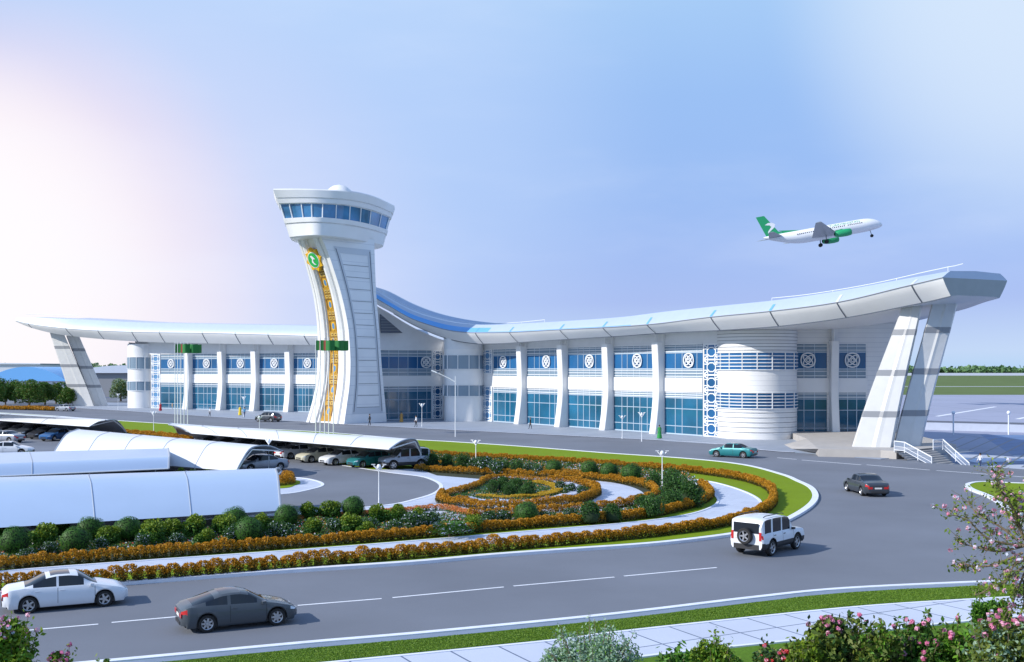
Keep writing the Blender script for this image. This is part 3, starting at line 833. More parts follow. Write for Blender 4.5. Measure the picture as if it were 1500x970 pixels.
b = MB(); vbox(b, E0, dE, nE, 0, LE-.1, GLZ['l2'], GLZ['b1'], .22, .3); part(b, 'spandrel', ['white'])
b = MB(); vbox(b, E0, dE, nE, 0, LE-.1, GLZ['u2'], GLZ['u2']+.14, .2, .28); part(b, 'ledge', ['white'])
lattice(E0, dE, nE, LE-2.2, LE-.2, .1, 5.9, dark=True); lattice(E0, dE, nE, LE-2.2, LE-.2, 8.2, 12.15, dark=True)
# dark louvred triangle under the sweep
tri = [PY(556, 460, 188.3), PY(589, 488, 190.8), PY(557.5, 488, 188.3)]
tri = [p+nE*.35 for p in tri]
b = MB(); b.add(tri, [(0, 2, 1)]); b.add([p-nE*.3 for p in tri], [(0, 1, 2)]); o = part(b, 'louvred_vent', ['joint'])
f = MB()
for k in range(1, 7):
    u = k/7; a = tri[0].lerp(tri[2], u); c_ = tri[0].lerp(tri[1], u); f.bar(a+nE*.05, c_+nE*.05, .07, .05, up=nE)
f.build('slat', ['pylon_band'], o, True)

# drum at the right corner
CX, CY, CR = 31.9, 142.4, 5.1
drum = [V2(CX+CR*math.cos(a), CY+CR*math.sin(a)) for a in [R(150+i*10) for i in range(22)]]
drum = [V2(27.0, 143.6)]+drum[1:]
curved_wall(drum, -1, 14.9, [(3.95, 5.95), (8.85, 11.05)], louv=5, cap=14.9)
b = MB()
for z in [.9+.62*i for i in range(5)]+[11.3+.42*i for i in range(8)]:
    if 3.6 < z < 6.3: continue
    b.grid([offset_line(drum, -.05, z), offset_line(drum, -.05, z+.07)])
part(b, 'wall_rib', ['pylon_band'])
# end facade facing the photographer
EF0 = V2(36.6, 143.0); dF = V2(1, 0); nF = V2(0, -1)
b = MB(); wallbox(b, EF0, dF, nF, 0, 9.9, 0, 12.2, 0, .4); part(b, 'wall', ['white_lines'])
b = MB(); wallbox(b, EF0, dF, nF, 0, 14.2, 12.2, 15.2, -.003, .4); part(b, 'wall', ['white_lines'])
b = MB(); wallbox(b, EF0, dF, nF, 9.9, 14.2, 0, 12.2, .03, .5); part(b, 'wall', ['white_lines'])
glaze(EF0, dF, nF, .3, 4.6, [1.6, 3.0], 2, 2.1)
glaze(EF0, dF, nF, 6.1, 9.7, [7.3, 8.5], 2, 7.9)
for a, c_ in ((0, 4.9), (6.0, 9.9)):
    b = MB(); vbox(b, EF0, dF, nF, a, c_, GLZ['l2'], GLZ['b1'], .22, .3); part(b, 'spandrel', ['white'])
fin(EF0, dF, nF, 5.35, 14.6, th=1.0)
# side and back walls behind, closing the volume
b = MB()
b.quad(V2(50.6, 143.2, 0), V2(53, 168, 0), V2(53, 168, 15.2), V2(50.6, 143.2, 15.2))
b.quad(V2(53, 168, 0), V2(20, 205, 0), V2(20, 205, 13.5), V2(53, 168, 14.5))
b.quad(V2(20, 205, 0), V2(-20, 215, 0), V2(-20, 215, 13.5), V2(20, 205, 13.5))
part(b, 'wall', ['wall_grey'])

# left wing
FL = V2(-79.0, 246.0)
def tcol(px): return (facade_pt(FL+nL*1.6, dL, px)-FL).dot(dL)
colsL = [tcol(x) for x in (271, 320, 369, 419)]
edges = [0.0]+colsL+[tcol(457)]
b = MB(); wallbox(b, FL, dL, nL, -3.3, 62, 0, 12.2, 0, .4); part(b, 'wall', ['white'])
upper_wall(STL, FL, dL, nL, -8.5, 62, 12.2, 14, .02)
for i, (a, c_) in enumerate(zip(edges, edges[1:])):
    b = MB(); vbox(b, FL, dL, nL, a, c_, GLZ['l2'], GLZ['b1'], .22, .3); part(b, 'spandrel', ['white'])
    b = MB(); vbox(b, FL, dL, nL, a, c_, 6.7, 6.8, .24, .02); part(b, 'spandrel_joint', ['tower_frame'])
    b = MB(); vbox(b, FL, dL, nL, a, c_, GLZ['u2'], GLZ['u2']+.14, .2, .28); part(b, 'ledge', ['white'])
    lo_ = a+(0 if i == 0 else .6); hi_ = c_-(.6 if i < 4 else 0); Wd = hi_-lo_
    glaze(FL, dL, nL, lo_, hi_, [lo_+Wd*f for f in ((.3, .7, .85) if i == 0 else (.2, .4, .52, .66, .85))], 1, lo_+Wd*(.38, .5, .52, .52, .62)[i])
for t in colsL: fin(FL, dL, nL, t, zs_line(STL, FL, dL, nL, t), th=1.4)
lattice(FL, dL, nL, -3.1, -.2, .1, 12.2)
lattice(FL, dL, nL, edges[-1]+.1, edges[-1]+2.4, .1, 12.2)
CXl, CYl = -84.6, 250.6
drum = [V2(CXl+3.4*math.cos(a), CYl+3.4*math.sin(a)) for a in [R(170+i*9) for i in range(19)]]
curved_wall(drum, -1, 14.6, [(4.0, 6.1), (8.9, 11.6)], cap=12.6, m='white')
b = MB(); b.quad(V2(-88, 250.8, 0), V2(-86, 272, 0), V2(-86, 272, 15), V2(-88, 250.8, 15)); b.quad(V2(-86, 272, 0), V2(-30, 243, 0), V2(-30, 243, 14), V2(-86, 272, 15))
part(b, 'wall', ['wall_grey'])

# --- leaning pylons that carry the roof ends
def pylon(bot, top, depth_dir, depth, zb, zt, bands, rib=.5, name='support_pylon'):
    """bot/top: (left, right) points on the front face; leans from bot to top"""
    n = 12; rows = []; frows = []
    for i in range(n+1):
        u = i/n; k = u-.05*math.sin(math.pi*u)*(1-u)
        a = bot[0].lerp(top[0], k); c_ = bot[1].lerp(top[1], k); z = zb+(zt-zb)*u
        a = Vector((a.x, a.y, z)); c_ = Vector((c_.x, c_.y, z)); e = (c_-a)
        dd = depth_dir*depth*(1-.3*u)
        rows.append([a+dd*.25, a+e*.06, a+e*(.5), a+e*.60-depth_dir*.10, a+e*.70-depth_dir*.04, a+e*.97, c_+dd*.25, c_+dd, a+dd])
    b = MB(); b.grid(rows, closed=True)
    m_ = len(rows[0]); b.f.append(tuple(range(n*m_, n*m_+m_))); b.m.append(0); b.f.append(tuple(range(m_))); b.m.append(0)
    o = part(b, name, ['pylon']); fixnormals(o)
    for u in bands:
        i0 = u*n; r = []
        for uu in (u-.02, u+.02):
            j = min(int(uu*n), n-1); f = uu*n-j
            row = [rows[j][k].lerp(rows[j+1][k], f) for k in range(m_)]
            cen = sum(row, Vector())/m_
            r.append([p+(p-cen).normalized()*.03 for p in row])
        b = MB(); b.grid(r, closed=True); b.build('joint_band', ['pylon_band'], o, True)
    return o
yb_ = G(1250, 655, .8).y
def atx(px, Y): return V2((px-750)*Y/F, Y)
pylon((atx(1247, 114.5), atx(1306, 113.5)), (atx(1324, 118), atx(1351, 117)), V2(.40, .92), 2.6, .8, 16.3, (.22, .50, .78))
pylon((atx(1308, 115.5), atx(1348, 115.5)), (atx(1367, 117), atx(1404, 117.5)), V2(.40, .92), 2.6, .8, 16.6, (.22, .50, .78))
pylon((atx(106, 262), atx(138, 261)), (atx(73, 262), atx(93, 261)), V2(-.38, .92), 2.6, 0.0, 17.6, (.28, .55, .80))
pylon((atx(136, 262.5), atx(159, 263)), (atx(97, 262.5), atx(116, 263)), V2(-.38, .92), 2.6, 0.0, 16.9, (.28, .55, .80))

# ------------------------------------------------------------------ control tower
CT = empty('control_tower', (-27.5, 184, 0))
tag(CT, 'curved white control tower with gold mosaic strip and ring of blue windows', 'control tower')
uT = Vector((-.67, -.74, 0)).normalized(); vT = Vector((.74, -.67, 0)).normalized()
B0 = G(503.4, 621.6)
prof = [(-.5, 446, 503.4, 567), (3.5, 456.5, 508.5, 564), (6.5, 461.5, 512, 561.5), (10.4, 464.5, 513.3, 558.5), (15.4, 464, 510.5, 555.5), (20.8, 458.5, 500.5, 551.5), (25.5, 448, 487, 549.5), (28, 441, 478.5, 548.8), (30.4, 433.5, 468, 548.3)]
def at_px(P0, dv, px):
    k = (px-750)/F; return P0+dv*((k*P0.y-P0.x)/(dv.x-k*dv.y))
lev = []
for z, a, b_, c_ in prof:
    Bp = at_px(B0, uT, b_); Ap = at_px(Bp, vT, a); Cp = at_px(Bp, uT, c_)
    lev.append((z, Ap, Bp, Cp))
Ls = catmull([Vector((x[0], 0, 0)) for x in lev], 4)
LA = catmull([x[1] for x in lev], 4); LBp = catmull([x[2] for x in lev], 4); LC = catmull([x[3] for x in lev], 4)
FS = [(0, -.35), (.02, 0), (.085, 0), (.09, -.3), (.13, -.3), (.14, .12), (.20, .25), (.27, .12), (.28, -.2), (.31, -.2), (.32, -.55), (.64, -.55), (.65, -.2), (.67, -.2), (.68, .2), (.76, .3), (.83, .1), (.84, -.25), (.87, -.25), (.88, 0), (1, 0)]
rows = []
for i in range(len(Ls)):
    z = Ls[i].x; A, Bq, Cq = LA[i], LBp[i], LC[i]
    r = [A.lerp(Bq, s)+uT*o+Z*z for s, o in FS]
    back = (Cq-Bq)
    r += [Bq.lerp(Cq, .5)+Z*z, Cq+Z*z, Cq+(A-Bq)+Z*z, A+back*.5+Z*z]
    rows.append(r)
b = MB(); nsec = len(rows[0])
base = 0
for r in rows: b.v += [tuple(x) for x in r]
nf = len(FS)
for i in range(len(rows)-1):
    for k in range(nsec):
        k2 = (k+1) % nsec
        b.f.append((i*nsec+k, i*nsec+k2, (i+1)*nsec+k2, (i+1)*nsec+k)); b.m.append(1 if nf-1 <= k <= nf else 0)
shaft = b.build('shaft', ['white', 'tower_side'], CT, True); fixnormals(shaft); 
def tower_pt(z, kind, s, out=0.0):
    i = 0
    while i < len(Ls)-2 and Ls[i+1].x < z: i += 1
    f = (z-Ls[i].x)/(Ls[i+1].x-Ls[i].x)
    A = LA[i].lerp(LA[i+1], f); Bq = LBp[i].lerp(LBp[i+1], f); Cq = LC[i].lerp(LC[i+1], f)
    if kind == 'f': return A.lerp(Bq, s)+uT*out+Z*z
    return Bq.lerp(Cq, s)+vT*out+Z*z
def tpatch(b, kind, s0, s1, z0, z1, out, mi=0, n=1):
    for i in range(n):
        a, c_ = z0+(z1-z0)*i/n, z0+(z1-z0)*(i+1)/n
        sa0, sa1 = (s0(a), s1(a)) if callable(s0) else (s0, s1); sc0, sc1 = (s0(c_), s1(c_)) if callable(s0) else (s0, s1)
        b.quad(tower_pt(a, kind, sa0, out), tower_pt(a, kind, sa1, out), tower_pt(c_, kind, sc1, out), tower_pt(c_, kind, sc0, out), mi)
# inset framed panel on the side
b = MB()
for s0, s1, z0, z1 in ((.16, .25, 1.6, 28.6), (.84, .92, 1.6, 28.6), (.25, .84, 1.6, 2.6), (.25, .84, 27.6, 28.6)): tpatch(b, 's', s0, s1, z0, z1, .04, 0, 30 if z1-z0 > 5 else 1)
fr = b.build('side_panel_frame', ['tower_frame'], CT, True)
b = MB()
for s0, s1, z0, z1 in ((.185, .20, 1.9, 28.3), (.885, .90, 1.9, 28.3)): tpatch(b, 's', s0, s1, z0, z1, .07, 0, 30)
for k in range(13):
    z = 2.6+k*1.93; tpatch(b, 's', .25, .84, z, z+.07, .05)
b.build('panel_joint', ['joint'], fr, True)
# gold mosaic
b = MB(); tpatch(b, 'f', .33, .63, .3, 28.2, -.46, 0, 40)
tpatch(b, 'f', .345, .615, 26.2, 28.2, -.46, 1, 2)
gm = b.build('gold_mosaic_strip', ['gold', 'brown'], CT, True)
b = MB(); z = 1.2; k = 0
while z < 24.5:
    if k % 2 == 0:
        c_ = tower_pt(z+.8, 'f', .48, -.40); e = (tower_pt(z+1.0, 'f', .48, 0)-tower_pt(z, 'f', .48, 0)).normalized()
        P = [c_+vT*.34*math.cos(a)+e*.55*math.sin(a) for a in [i*math.pi/4 for i in range(8)]]
        P2 = [c_-uT*.02+vT*.5*math.cos(a)+e*.75*math.sin(a) for a in [i*math.pi/4 for i in range(8)]]
        b.add(P, [tuple(range(8))], 0); b.add(P2, [tuple(range(8))], 3)
        for s in (.37, .385, .575, .59): tpatch(b, 'f', s-.006, s+.006, z, z+1.6, -.41, 1)
    else:
        for j, zz in enumerate((z+.1, z+.9)):
            for s in (.39, .49): tpatch(b, 'f', s, s+.075, zz, zz+.55, -.41, 2); tpatch(b, 'f', s+.02, s+.055, zz+.15, zz+.4, -.39, 1)
        tpatch(b, 'f', .36, .60, z+.72, z+.82, -.40, 1); tpatch(b, 'f', .36, .60, z-.12, z-.04, -.40, 1)
    z += 1.75; k += 1
fixnormals(b.build('mosaic_tile', ['tile_blue', 'brown', 'cream', 'gold_bright'], gm, True))
# star emblem
b = MB(); c_ = tower_pt(26.6, 'f', .47, .35)
# face direction follows the lean of the shaft
e = (tower_pt(28, 'f', .47, 0)-tower_pt(25, 'f', .47, 0)).normalized(); nn = vT.cross(e)
if nn.dot(uT) < 0: nn = -nn
def star(r0, r1, k, off, th, mi, ph=0.0):
    P = [c_+nn*off+(vT*math.cos(a)+e*math.sin(a))*(r0 if i % 2 == 0 else r1) for i, a in enumerate([ph+math.pi*i/k for i in range(2*k)])]
    Q = [p-nn*th for p in P]; m_ = len(P); b.add(P, [tuple(range(m_))], mi)
    for i in range(m_): b.quad(P[i], Q[i], Q[(i+1) % m_], P[(i+1) % m_], mi)
star(2.05, 1.5, 8, .15, .6, 0, .2); star(1.36, 1.36, 12, .2, .1, 2); star(1.22, 1.22, 12, .24, .1, 1)
def crescent(): 
    pts = [(-.55, .75), (-.1, .85), (.35, .55), (.75, .1), (.3, .2), (0, -.05), (.15, -.5), (.65, -.85), (.1, -.8), (-.45, -.35), (-.2, .2)]
    P = [c_+nn*.30+vT*x*.85+e*y*.95 for x, y in pts]
    t_ = tessellate_polygon([[Vector((x, y, 0)) for x, y in pts]])
    b.add(P, [tuple(t) for t in t_], 3)
crescent()
fixnormals(b.build('star_emblem', ['gold_bright', 'emblem_green', 'frame', 'frame'], CT, True))

# head of the tower
Tp = [(-37.4, 172), (-33.6, 171.9), (-29.9, 172.5), (-25.7, 174.3), (-22.8, 179.6), (-20.6, 189.6)]
Bp_ = [(-35.4, 174), (-32.6, 171.9), (-29.9, 171.4), (-26.2, 175.4), (-23.7, 180.5), (-22.0, 185)]
Tb = [(-21.5, 195), (-26, 200), (-32, 199), (-36.5, 191), (-38.9, 180)]
Bb = [(-22.6, 189), (-26, 193), (-31, 193), (-34.5, 187), (-36, 179)]
def ring(P, Q):
    a = catmull([V2(*p) for p in P], 8); c_ = catmull([V2(*P[-1])]+[V2(*q) for q in Q], 5)
    return a+c_[1:]
RT, RB = ring(Tp, Tb), ring(Bp_, Bb)
def hring(z, out=0.0):
    f = (z-29.8)/7.4
    P = [a.lerp(b_, f) for a, b_ in zip(RB, RT)]; cen = sum(P, Vector())/len(P)
    return [p+(p-cen).normalized()*out+Z*z for p in P]
b = MB()
b.grid([hring(z, o) for z, o in ((29.8, -.25), (29.95, 0), (31.8, .0), (31.85, .0), (31.9, -.15), (32.0, -.15), (32.05, .12), (32.75, .14), (32.8, -.3))], closed=True)
r0 = hring(29.8, -.25); cc = sum(r0, Vector())/len(r0); b.v += [tuple(p) for p in r0]+[tuple(cc)]
k0 = len(b.v)-len(r0)-1
for i in range(len(r0)): b.f.append((k0+i, k0+len(r0), k0+(i+1) % len(r0))); b.m.append(0)
fixnormals(b.build('cab_base', ['white'], CT, True, 35))
b = MB(); b.grid([hring(32.7, -.25), hring(35.1, -.25)], closed=True); cab = b.build('cab_window', ['glass_tower'], CT, True, 35); fixnormals(cab)
b = MB(); r0, r1 = hring(32.75, -.2), hring(35.05, -.2)
for i in range(0, len(r0), 4): b.bar(r0[i], r1[i], .16)
for rr in (r0, r1): b.tube(closed([rr[i] for i in range(0, len(rr), 4)]), .08, 5)
b.build('window_frame', ['frame'], cab, True)
b = MB()
b.grid([hring(z, o) for z, o in ((35.05, -.3), (35.1, .1), (35.75, .15), (35.8, .0), (35.9, .0), (35.95, .22), (37.1, .3), (37.3, .15), (37.35, -1.2))], closed=True)
r0 = hring(37.35, -1.2); cc = sum(r0, Vector())/len(r0)+Z*.2; b.v += [tuple(p) for p in r0]+[tuple(cc)]; k0 = len(b.v)-len(r0)-1
for i in range(len(r0)): b.f.append((k0+i, k0+len(r0), k0+(i+1) % len(r0))); b.m.append(0)
fixnormals(b.build('cab_roof', ['white'], CT, True, 35))
b = MB(); dc = PY(497, 278, 184); dc.z = 37.4
b.lathe([(2.5, 0), (2.35, .9), (1.9, 1.7), (1.1, 2.3), (0, 2.6)], dc, n=20)
b.bar(dc+Vector((1.6, 0, 1.6)), dc+Vector((4.5, 1, .2)), .12)
b.build('dome', ['white'], CT, True, 50)
# ------------------------------------------------------------------ vehicles
def carpaint(name, c, metal=.1, rough=.35): return mat(name, c, rough, metal, coat=.5, spec=.4)
M['car_white'] = carpaint('white_car_paint', (.72, .75, .80), 0)
M['car_grey'] = carpaint('graphite_car_paint', (.060, .072, .085), .0)
M['car_dark'] = carpaint('dark_grey_car_paint', (.05, .06, .075), .3)
M['car_teal'] = carpaint('teal_car_paint', (.02, .20, .22), .2)
M['car_silver'] = carpaint('silver_car_paint', (.32, .35, .40), .4)
M['car_cream'] = carpaint('cream_car_paint', (.60, .58, .45), 0)
M['car_black'] = carpaint('black_car_paint', (.02, .022, .028), .1)
M['car_blue'] = carpaint('blue_car_paint', (.03, .12, .30), .2)

SPEC = {
 'sedan': dict(L=4.75, W=1.82, wr=.335, ax=(-1.42, 1.43), zb=.20,
   belt=[(0, .78), (.04, .90), (.2, .95), (.7, .92), (.80, .86), (.93, .74), (1, .60)],
   top=[(0, .80), (.03, .98), (.14, 1.04), (.20, 1.10), (.33, 1.40), (.42, 1.47), (.52, 1.47), (.60, 1.42), (.735, 1.02), (.80, .95), (.92, .82), (.98, .68), (1, .58)],
   wins=[(.24, .42), (.435, .635)], rear=(.17, .335), front=(.595, .745), sun=(.37, .53)),
 'coupe': dict(L=4.3, W=1.76, wr=.33, ax=(-1.25, 1.32), zb=.19,
   belt=[(0, .80), (.04, .90), (.2, .93), (.7, .88), (.80, .82), (.93, .70), (1, .56)],
   top=[(0, .82), (.03, .97), (.08, 1.03), (.20, 1.18), (.33, 1.34), (.42, 1.38), (.50, 1.37), (.58, 1.30), (.72, .97), (.80, .90), (.92, .76), (.98, .64), (1, .54)],
   wins=[(.20, .385), (.41, .64)], rear=(.09, .27), front=(.565, .735), sun=(.33, .5)),
 'hatch': dict(L=4.25, W=1.78, wr=.33, ax=(-1.3, 1.3), zb=.2,
   belt=[(0, .85), (.05, .95), (.2, .97), (.7, .92), (.80, .87), (.93, .76), (1, .60)],
   top=[(0, .90), (.02, 1.05), (.10, 1.28), (.16, 1.40), (.3, 1.50), (.45, 1.52), (.58, 1.46), (.74, 1.04), (.80, .98), (.92, .85), (.98, .70), (1, .58)],
   wins=[(.13, .30), (.315, .47), (.485, .65)], rear=(.02, .15), front=(.58, .75), sun=None),
 'suv': dict(L=4.4, W=1.86, wr=.39, ax=(-1.28, 1.30), zb=.34,
   belt=[(0, 1.05), (.1, 1.08), (.7, 1.06), (.80, 1.02), (.93, .96), (1, .82)],
   top=[(0, 1.35), (.01, 1.60), (.03, 1.78), (.1, 1.84), (.3, 1.86), (.5, 1.84), (.60, 1.76), (.72, 1.20), (.76, 1.13), (.85, 1.10), (.95, 1.04), (.99, .92), (1, .80)],
   wins=[(.05, .20), (.235, .43), (.455, .64)], rear=None, front=(.60, .725), sun=None),
}
def wheel_meshes(r, alloy, spokes):
    b = MB(); w = .11
    b.lathe([(r*.66, -w), (r*.93, -w), (r, -w*.6), (r, w*.6), (r*.93, w), (r*.66, w), (r*.64, w*.7)], ax=Vector((0, 1, 0)), n=28)
    b.lathe([(0.001, -w*.3), (r*.66, -w*.3)], ax=Vector((0, 1, 0)), n=20)
    ty = b.mesh('wheel', ['black'], 40)
    b = MB()
    b.lathe([(r*.58, w*.75), (r*.66, w*1.02), (r*.69, w*.9), (r*.66, w*.6), (r*.60, w*.5)], ax=Vector((0, 1, 0)), n=28)
    for k in range(spokes):
        a = 2*math.pi*k/spokes; d = Vector((math.cos(a), 0, math.sin(a))); q = Vector((-d.z, 0, d.x))
        y = Vector((0, w*.75, 0))
        b.add([q*.045+y+d*.05, d*.05-q*.045+y, d*r*.62-q*.03+y, d*r*.62+q*.03+y, q*.045+d*.05+y*.6, d*.05-q*.045+y*.6, d*r*.62-q*.03+y*.6, d*r*.62+q*.03+y*.6], [(0, 1, 2, 3), (0, 4, 5, 1), (2, 6, 7, 3), (1, 5, 6, 2), (3, 7, 4, 0)])
    b.lathe([(.001, w*.95), (.05, w*.95), (.07, w*.6)], ax=Vector((0, 1, 0)), n=12)
    return ty, b.mesh('rim', [alloy], 30)
def make_car(kind, paint, name='parked_car', spokes=5, alloy='chrome', plate=True, ns=110, solid_rim=False):
    S = SPEC[kind]; L, Wd, wr = S['L'], S['W'], S['wr']
    fb = lambda u: float(np.interp(u, *zip(*S['belt'])))
    ft = lambda u: float(np.interp(u, *zip(*S['top'])))
    us = [i/ns for i in range(ns+1)]
    us = sorted(set([0, .004, .012, .024]+us+[.976, .988, .996, 1]))
    def sm(f, u, k=.018): return sum(f(min(1, max(0, u+o*k))) for o in (-1, -.5, 0, .5, 1))/5
    boxy = kind == 'suv'
    def sec(u):
        zs = sm(fb, u); zc = sm(ft, u, .018 if not boxy else .010)
        e = min(u, 1-u); rr = .045 if boxy else .075
        rnd_ = 1-(max(0, 1-e/rr)**2.4)*(.10 if (boxy and u < .5) else .26)
        if u > .86 and not boxy: rnd_ -= .07*((u-.86)/.14)**2
        w = Wd/2*rnd_
        if zc < zs+.03: zs = zc-.03
        x = -L/2+u*L
        arch = 0
        for a in S['ax']:
            if abs(x-a) < wr+.055: arch = math.sqrt((wr+.055)**2-(x-a)**2)+wr
        zb = S['zb']+ (.10 if u < .04 or u > .965 else 0)*(1 if not boxy else .4)
        g = min(1, max(0, (zc-zs-.12)/.22)); g = g*g*(3-2*g)
        mid = zb+.30
        P = []
        z0 = max(zb, arch); z1 = max(zb+.13, arch+.02); z2 = max(mid, arch+.05); z2 = min(z2, zs-.06)
        z1 = min(z1, z2-.01); z0 = min(z0, z1-.01)
        P.append((w*.90 if not arch else w*.97, z0)); P.append((w*.985, z1)); P.append((w*1.0, z2)); P.append((w*.985, (z2+zs)/2))
        P.append((w*.955, zs))
        tum = .80 if not boxy else .90
        P.append((w*(.93-.01*g), zs+(.5*(zc-zs) if g < .01 else min(.05, .5*(zc-zs)))))
        hi = zc-(.085 if not boxy else .07)*g-(1-g)*.25*(zc-zs)
        P.append((w*(.80*(1-g)+tum*g), hi))
        P.append((w*(.62*(1-g)+(tum-.10)*g), zc-(.03*g)-(1-g)*.06*(zc-zs)))
        P.append((w*.33, zc-.004)); P.append((0, zc))
        return x, P
    secs = [sec(u) for u in us]
    R_ = []
    for x, P in secs:
        R_.append([Vector((x, y, z)) for y, z in P]+[Vector((x, -y, z)) for y, z in P[-2::-1]])
    n = len(R_[0]); half = 9
    body, glassb, lamp, tail, clad = MB(), {}, {}, {}, MB()
    vid = [[None]*n for _ in R_]
    body.v = [tuple(p) for r in R_ for p in r]
    wins = S['wins']
    def put(dct, key, q):
        m = dct.setdefault(key, MB()); m.add(q, [(0, 1, 2, 3)])
    for i in range(len(R_)-1):
        u = (us[i]+us[i+1])/2
        for k in range(n-1):
            kk = k if k < half else n-2-k     # symmetric strip index
            side = 'l' if k < half else 'r'
            q = [R_[i][k], R_[i][k+1], R_[i+1][k+1], R_[i+1][k]]; q = q if True else q
            idx = (i*n+k, i*n+k+1, (i+1)*n+k+1, (i+1)*n+k)
            done = False
            if kk == 5:
                for wi, (a, c_) in enumerate(wins):
                    if a < u < c_ and (R_[i][k]-R_[i][k+1]).length > .05: put(glassb, ('w', wi, side), q); done = True
            if kk in (6, 7, 8) and not done:
                if S['rear'] and S['rear'][0] < u < S['rear'][1] and not (kk == 6 and boxy): put(glassb, ('r',), q); done = True
                elif S['front'][0] < u < S['front'][1]: put(glassb, ('f',), q); done = True
                elif S['sun'] and S['sun'][0] < u < S['sun'][1] and kk >= 7 : put(glassb, ('s',), q); done = True
            if kk == 3 and not boxy and .925 < u < .993: put(lamp, side, q); done = True
            if kk == 3 and boxy and .955 < u < .998: put(lamp, side, q); done = True
            if kk == 3 and u < (.045 if not boxy else .02): put(tail, side, q); done = True
            if boxy and kk in (0, 1) : clad.add(q, [(0, 1, 2, 3)]); done = True
            if not done: body.f.append(idx); body.m.append(0)
    for e, fl in ((0, False), (len(R_)-1, True)):
        f = tuple(e*n+k for k in range(n)); body.f.append(f if fl else f[::-1]); body.m.append(0)
    root = empty(name, (0, 0, 0))
    me = body.mesh('body', [paint], 32); link('body', me, root)
    b = MB(); x0, x1 = -L/2+.06, L/2-.06
    b.box((0, 0, (S['zb']+.60)/2), L/2-.48, Wd*.43, (.60-S['zb'])/2); b.box((0, 0, (S['zb']+.42)/2+.02), L/2-.15, Wd*.34, (.42-S['zb'])/2); 
    b.build('underbody', ['plastic'], root)
    if boxy:
        for s_ in (1, -1):
            m2 = MB()
            for f in clad.f:
                if clad.v[f[0]][1]*s_ > 0: m2.add([clad.v[q] for q in f], [(0, 1, 2, 3)])
            m2.build('cladding', ['plastic'], root, smooth=30)
    def solidify_glass(key, m, nm, mt, out=.004):
        # push outwards a touch
        c_ = Vector((0, 0, .9)); m.v = [tuple(Vector(v)+(Vector(v)-Vector((Vector(v).x*.9, 0, .7))).normalized()*out) for v in m.v]
        o = m.build(nm, [mt], root, smooth=30)
        bm = bmesh.new(); bm.from_mesh(o.data); bmesh.ops.remove_doubles(bm, verts=bm.verts, dist=1e-4); bm.to_mesh(o.data); bm.free()
        return o
    for key, m in glassb.items():
        nm = {'w': 'window', 'r': 'rear_window', 'f': 'windscreen', 's': 'sunroof'}[key[0]]
        solidify_glass(key, m, nm, 'darkglass', 0)
    for s_, m in lamp.items(): solidify_glass(s_, m, 'headlight', 'lampglass', 0)
    for s_, m in tail.items():
        o = solidify_glass(s_, m, 'tail_light', 'red', 0)
    # end panels: rear lights wrap onto the end face, plate, grille, bumper lines
    zr = fb(0)
    for s_ in (-1, 1):
        b = MB(); yy = Wd*.31 if not boxy else Wd*.40
        b.box((-L/2-.004, s_*yy, zr-.14 if not boxy else 1.0), .012, .16 if not boxy else .06, .075 if not boxy else .20); b.build('tail_light', ['red'], root)
        b = MB(); zf = .66 if not boxy else .82
        b.box((L/2-.05, s_*Wd*.27, zf-.12), .03, .11, .05); b.build('headlight', ['lampglass'], root)
    b = MB(); b.box((L/2-.012, 0, .46 if not boxy else .60), .03, Wd*.22, .05); b.build('grille', ['plastic'], root)
    b = MB(); b.box((L/2-.02, 0, .31 if not boxy else .46), .03, Wd*(.24 if not boxy else .34), .05 if not boxy else .10); b.build('bumper', ['plastic'], root)
    if plate:
        b = MB(); b.box((-L/2-.012, 0 if not boxy else .45, .62 if not boxy else .95), .008, .25 if not boxy else .2, .055 if not boxy else .09); b.build('number_plate', ['plate'], root)
    b = MB(); b.box((-L/2+.01, 0, .36 if not boxy else .48), .035, Wd*(.27 if not boxy else .36), .06 if not boxy else .12); b.build('rear_bumper', ['plastic'], root)
    # mirrors, handles, seams
    for s_ in (-1, 1):
        um = S['front'][1]-.045; x = -L/2+um*L; z = fb(um)+.06
        b = MB(); y = Wd/2*.97
        b.box((x, s_*(y+.05), z), .07, .07, .05); b.box((x, s_*(y-.02), z-.03), .03, .06, .02); b.build('side_mirror', [paint if not boxy else 'plastic'], root)
        for wi, (a, c_) in enumerate(wins if kind != 'suv' else wins[1:]):
            if kind == 'coupe' and wi == 0: continue
            b = MB(); u = a+.03; b.box((-L/2+u*L, s_*(Wd/2*.985), fb(u)-.10), .09, .012, .015); b.build('door_handle', [paint if not boxy else 'plastic'], root)
        b = MB()
        cuts = [a-.006 for a, c_ in wins[1:]]+[S['front'][1]-.02]
        for u in cuts:
            x, P = sec(u)
            for (y0, z0), (y1, z1) in zip(P[1:4], P[2:5]): b.quad((x-.008, s_*(y0+.003), z0), (x+.008, s_*(y0+.003), z0), (x+.008, s_*(y1+.003), z1), (x-.008, s_*(y1+.003), z1))
        b.build('door_gap', ['seam'], root)
    if boxy:
        for s_ in (-1, 1):
            b = MB(); b.tube([(-L/2+.10*L, s_*Wd*.36, 1.87), (-L/2+.14*L, s_*Wd*.36, 1.92), (-L/2+.52*L, s_*Wd*.36, 1.92), (-L/2+.56*L, s_*Wd*.36, 1.86)], .022, 6); b.build('roof_rail', ['plastic'], root)
        b = MB(); b.box((-L/2-.012, 0, 1.38), .012, Wd*.36, .24); b.build('rear_window', ['darkglass'], root)
    ty, rim = wheel_meshes(wr, alloy, spokes)
    for a in S['ax']:
        for s_ in (-1, 1):
            w_ = link('wheel', ty, root); w_.location = (a, s_*(Wd/2-.13), wr); w_.rotation_euler = (0, 0, 0 if s_ > 0 else math.pi)
            link('rim', rim, w_)
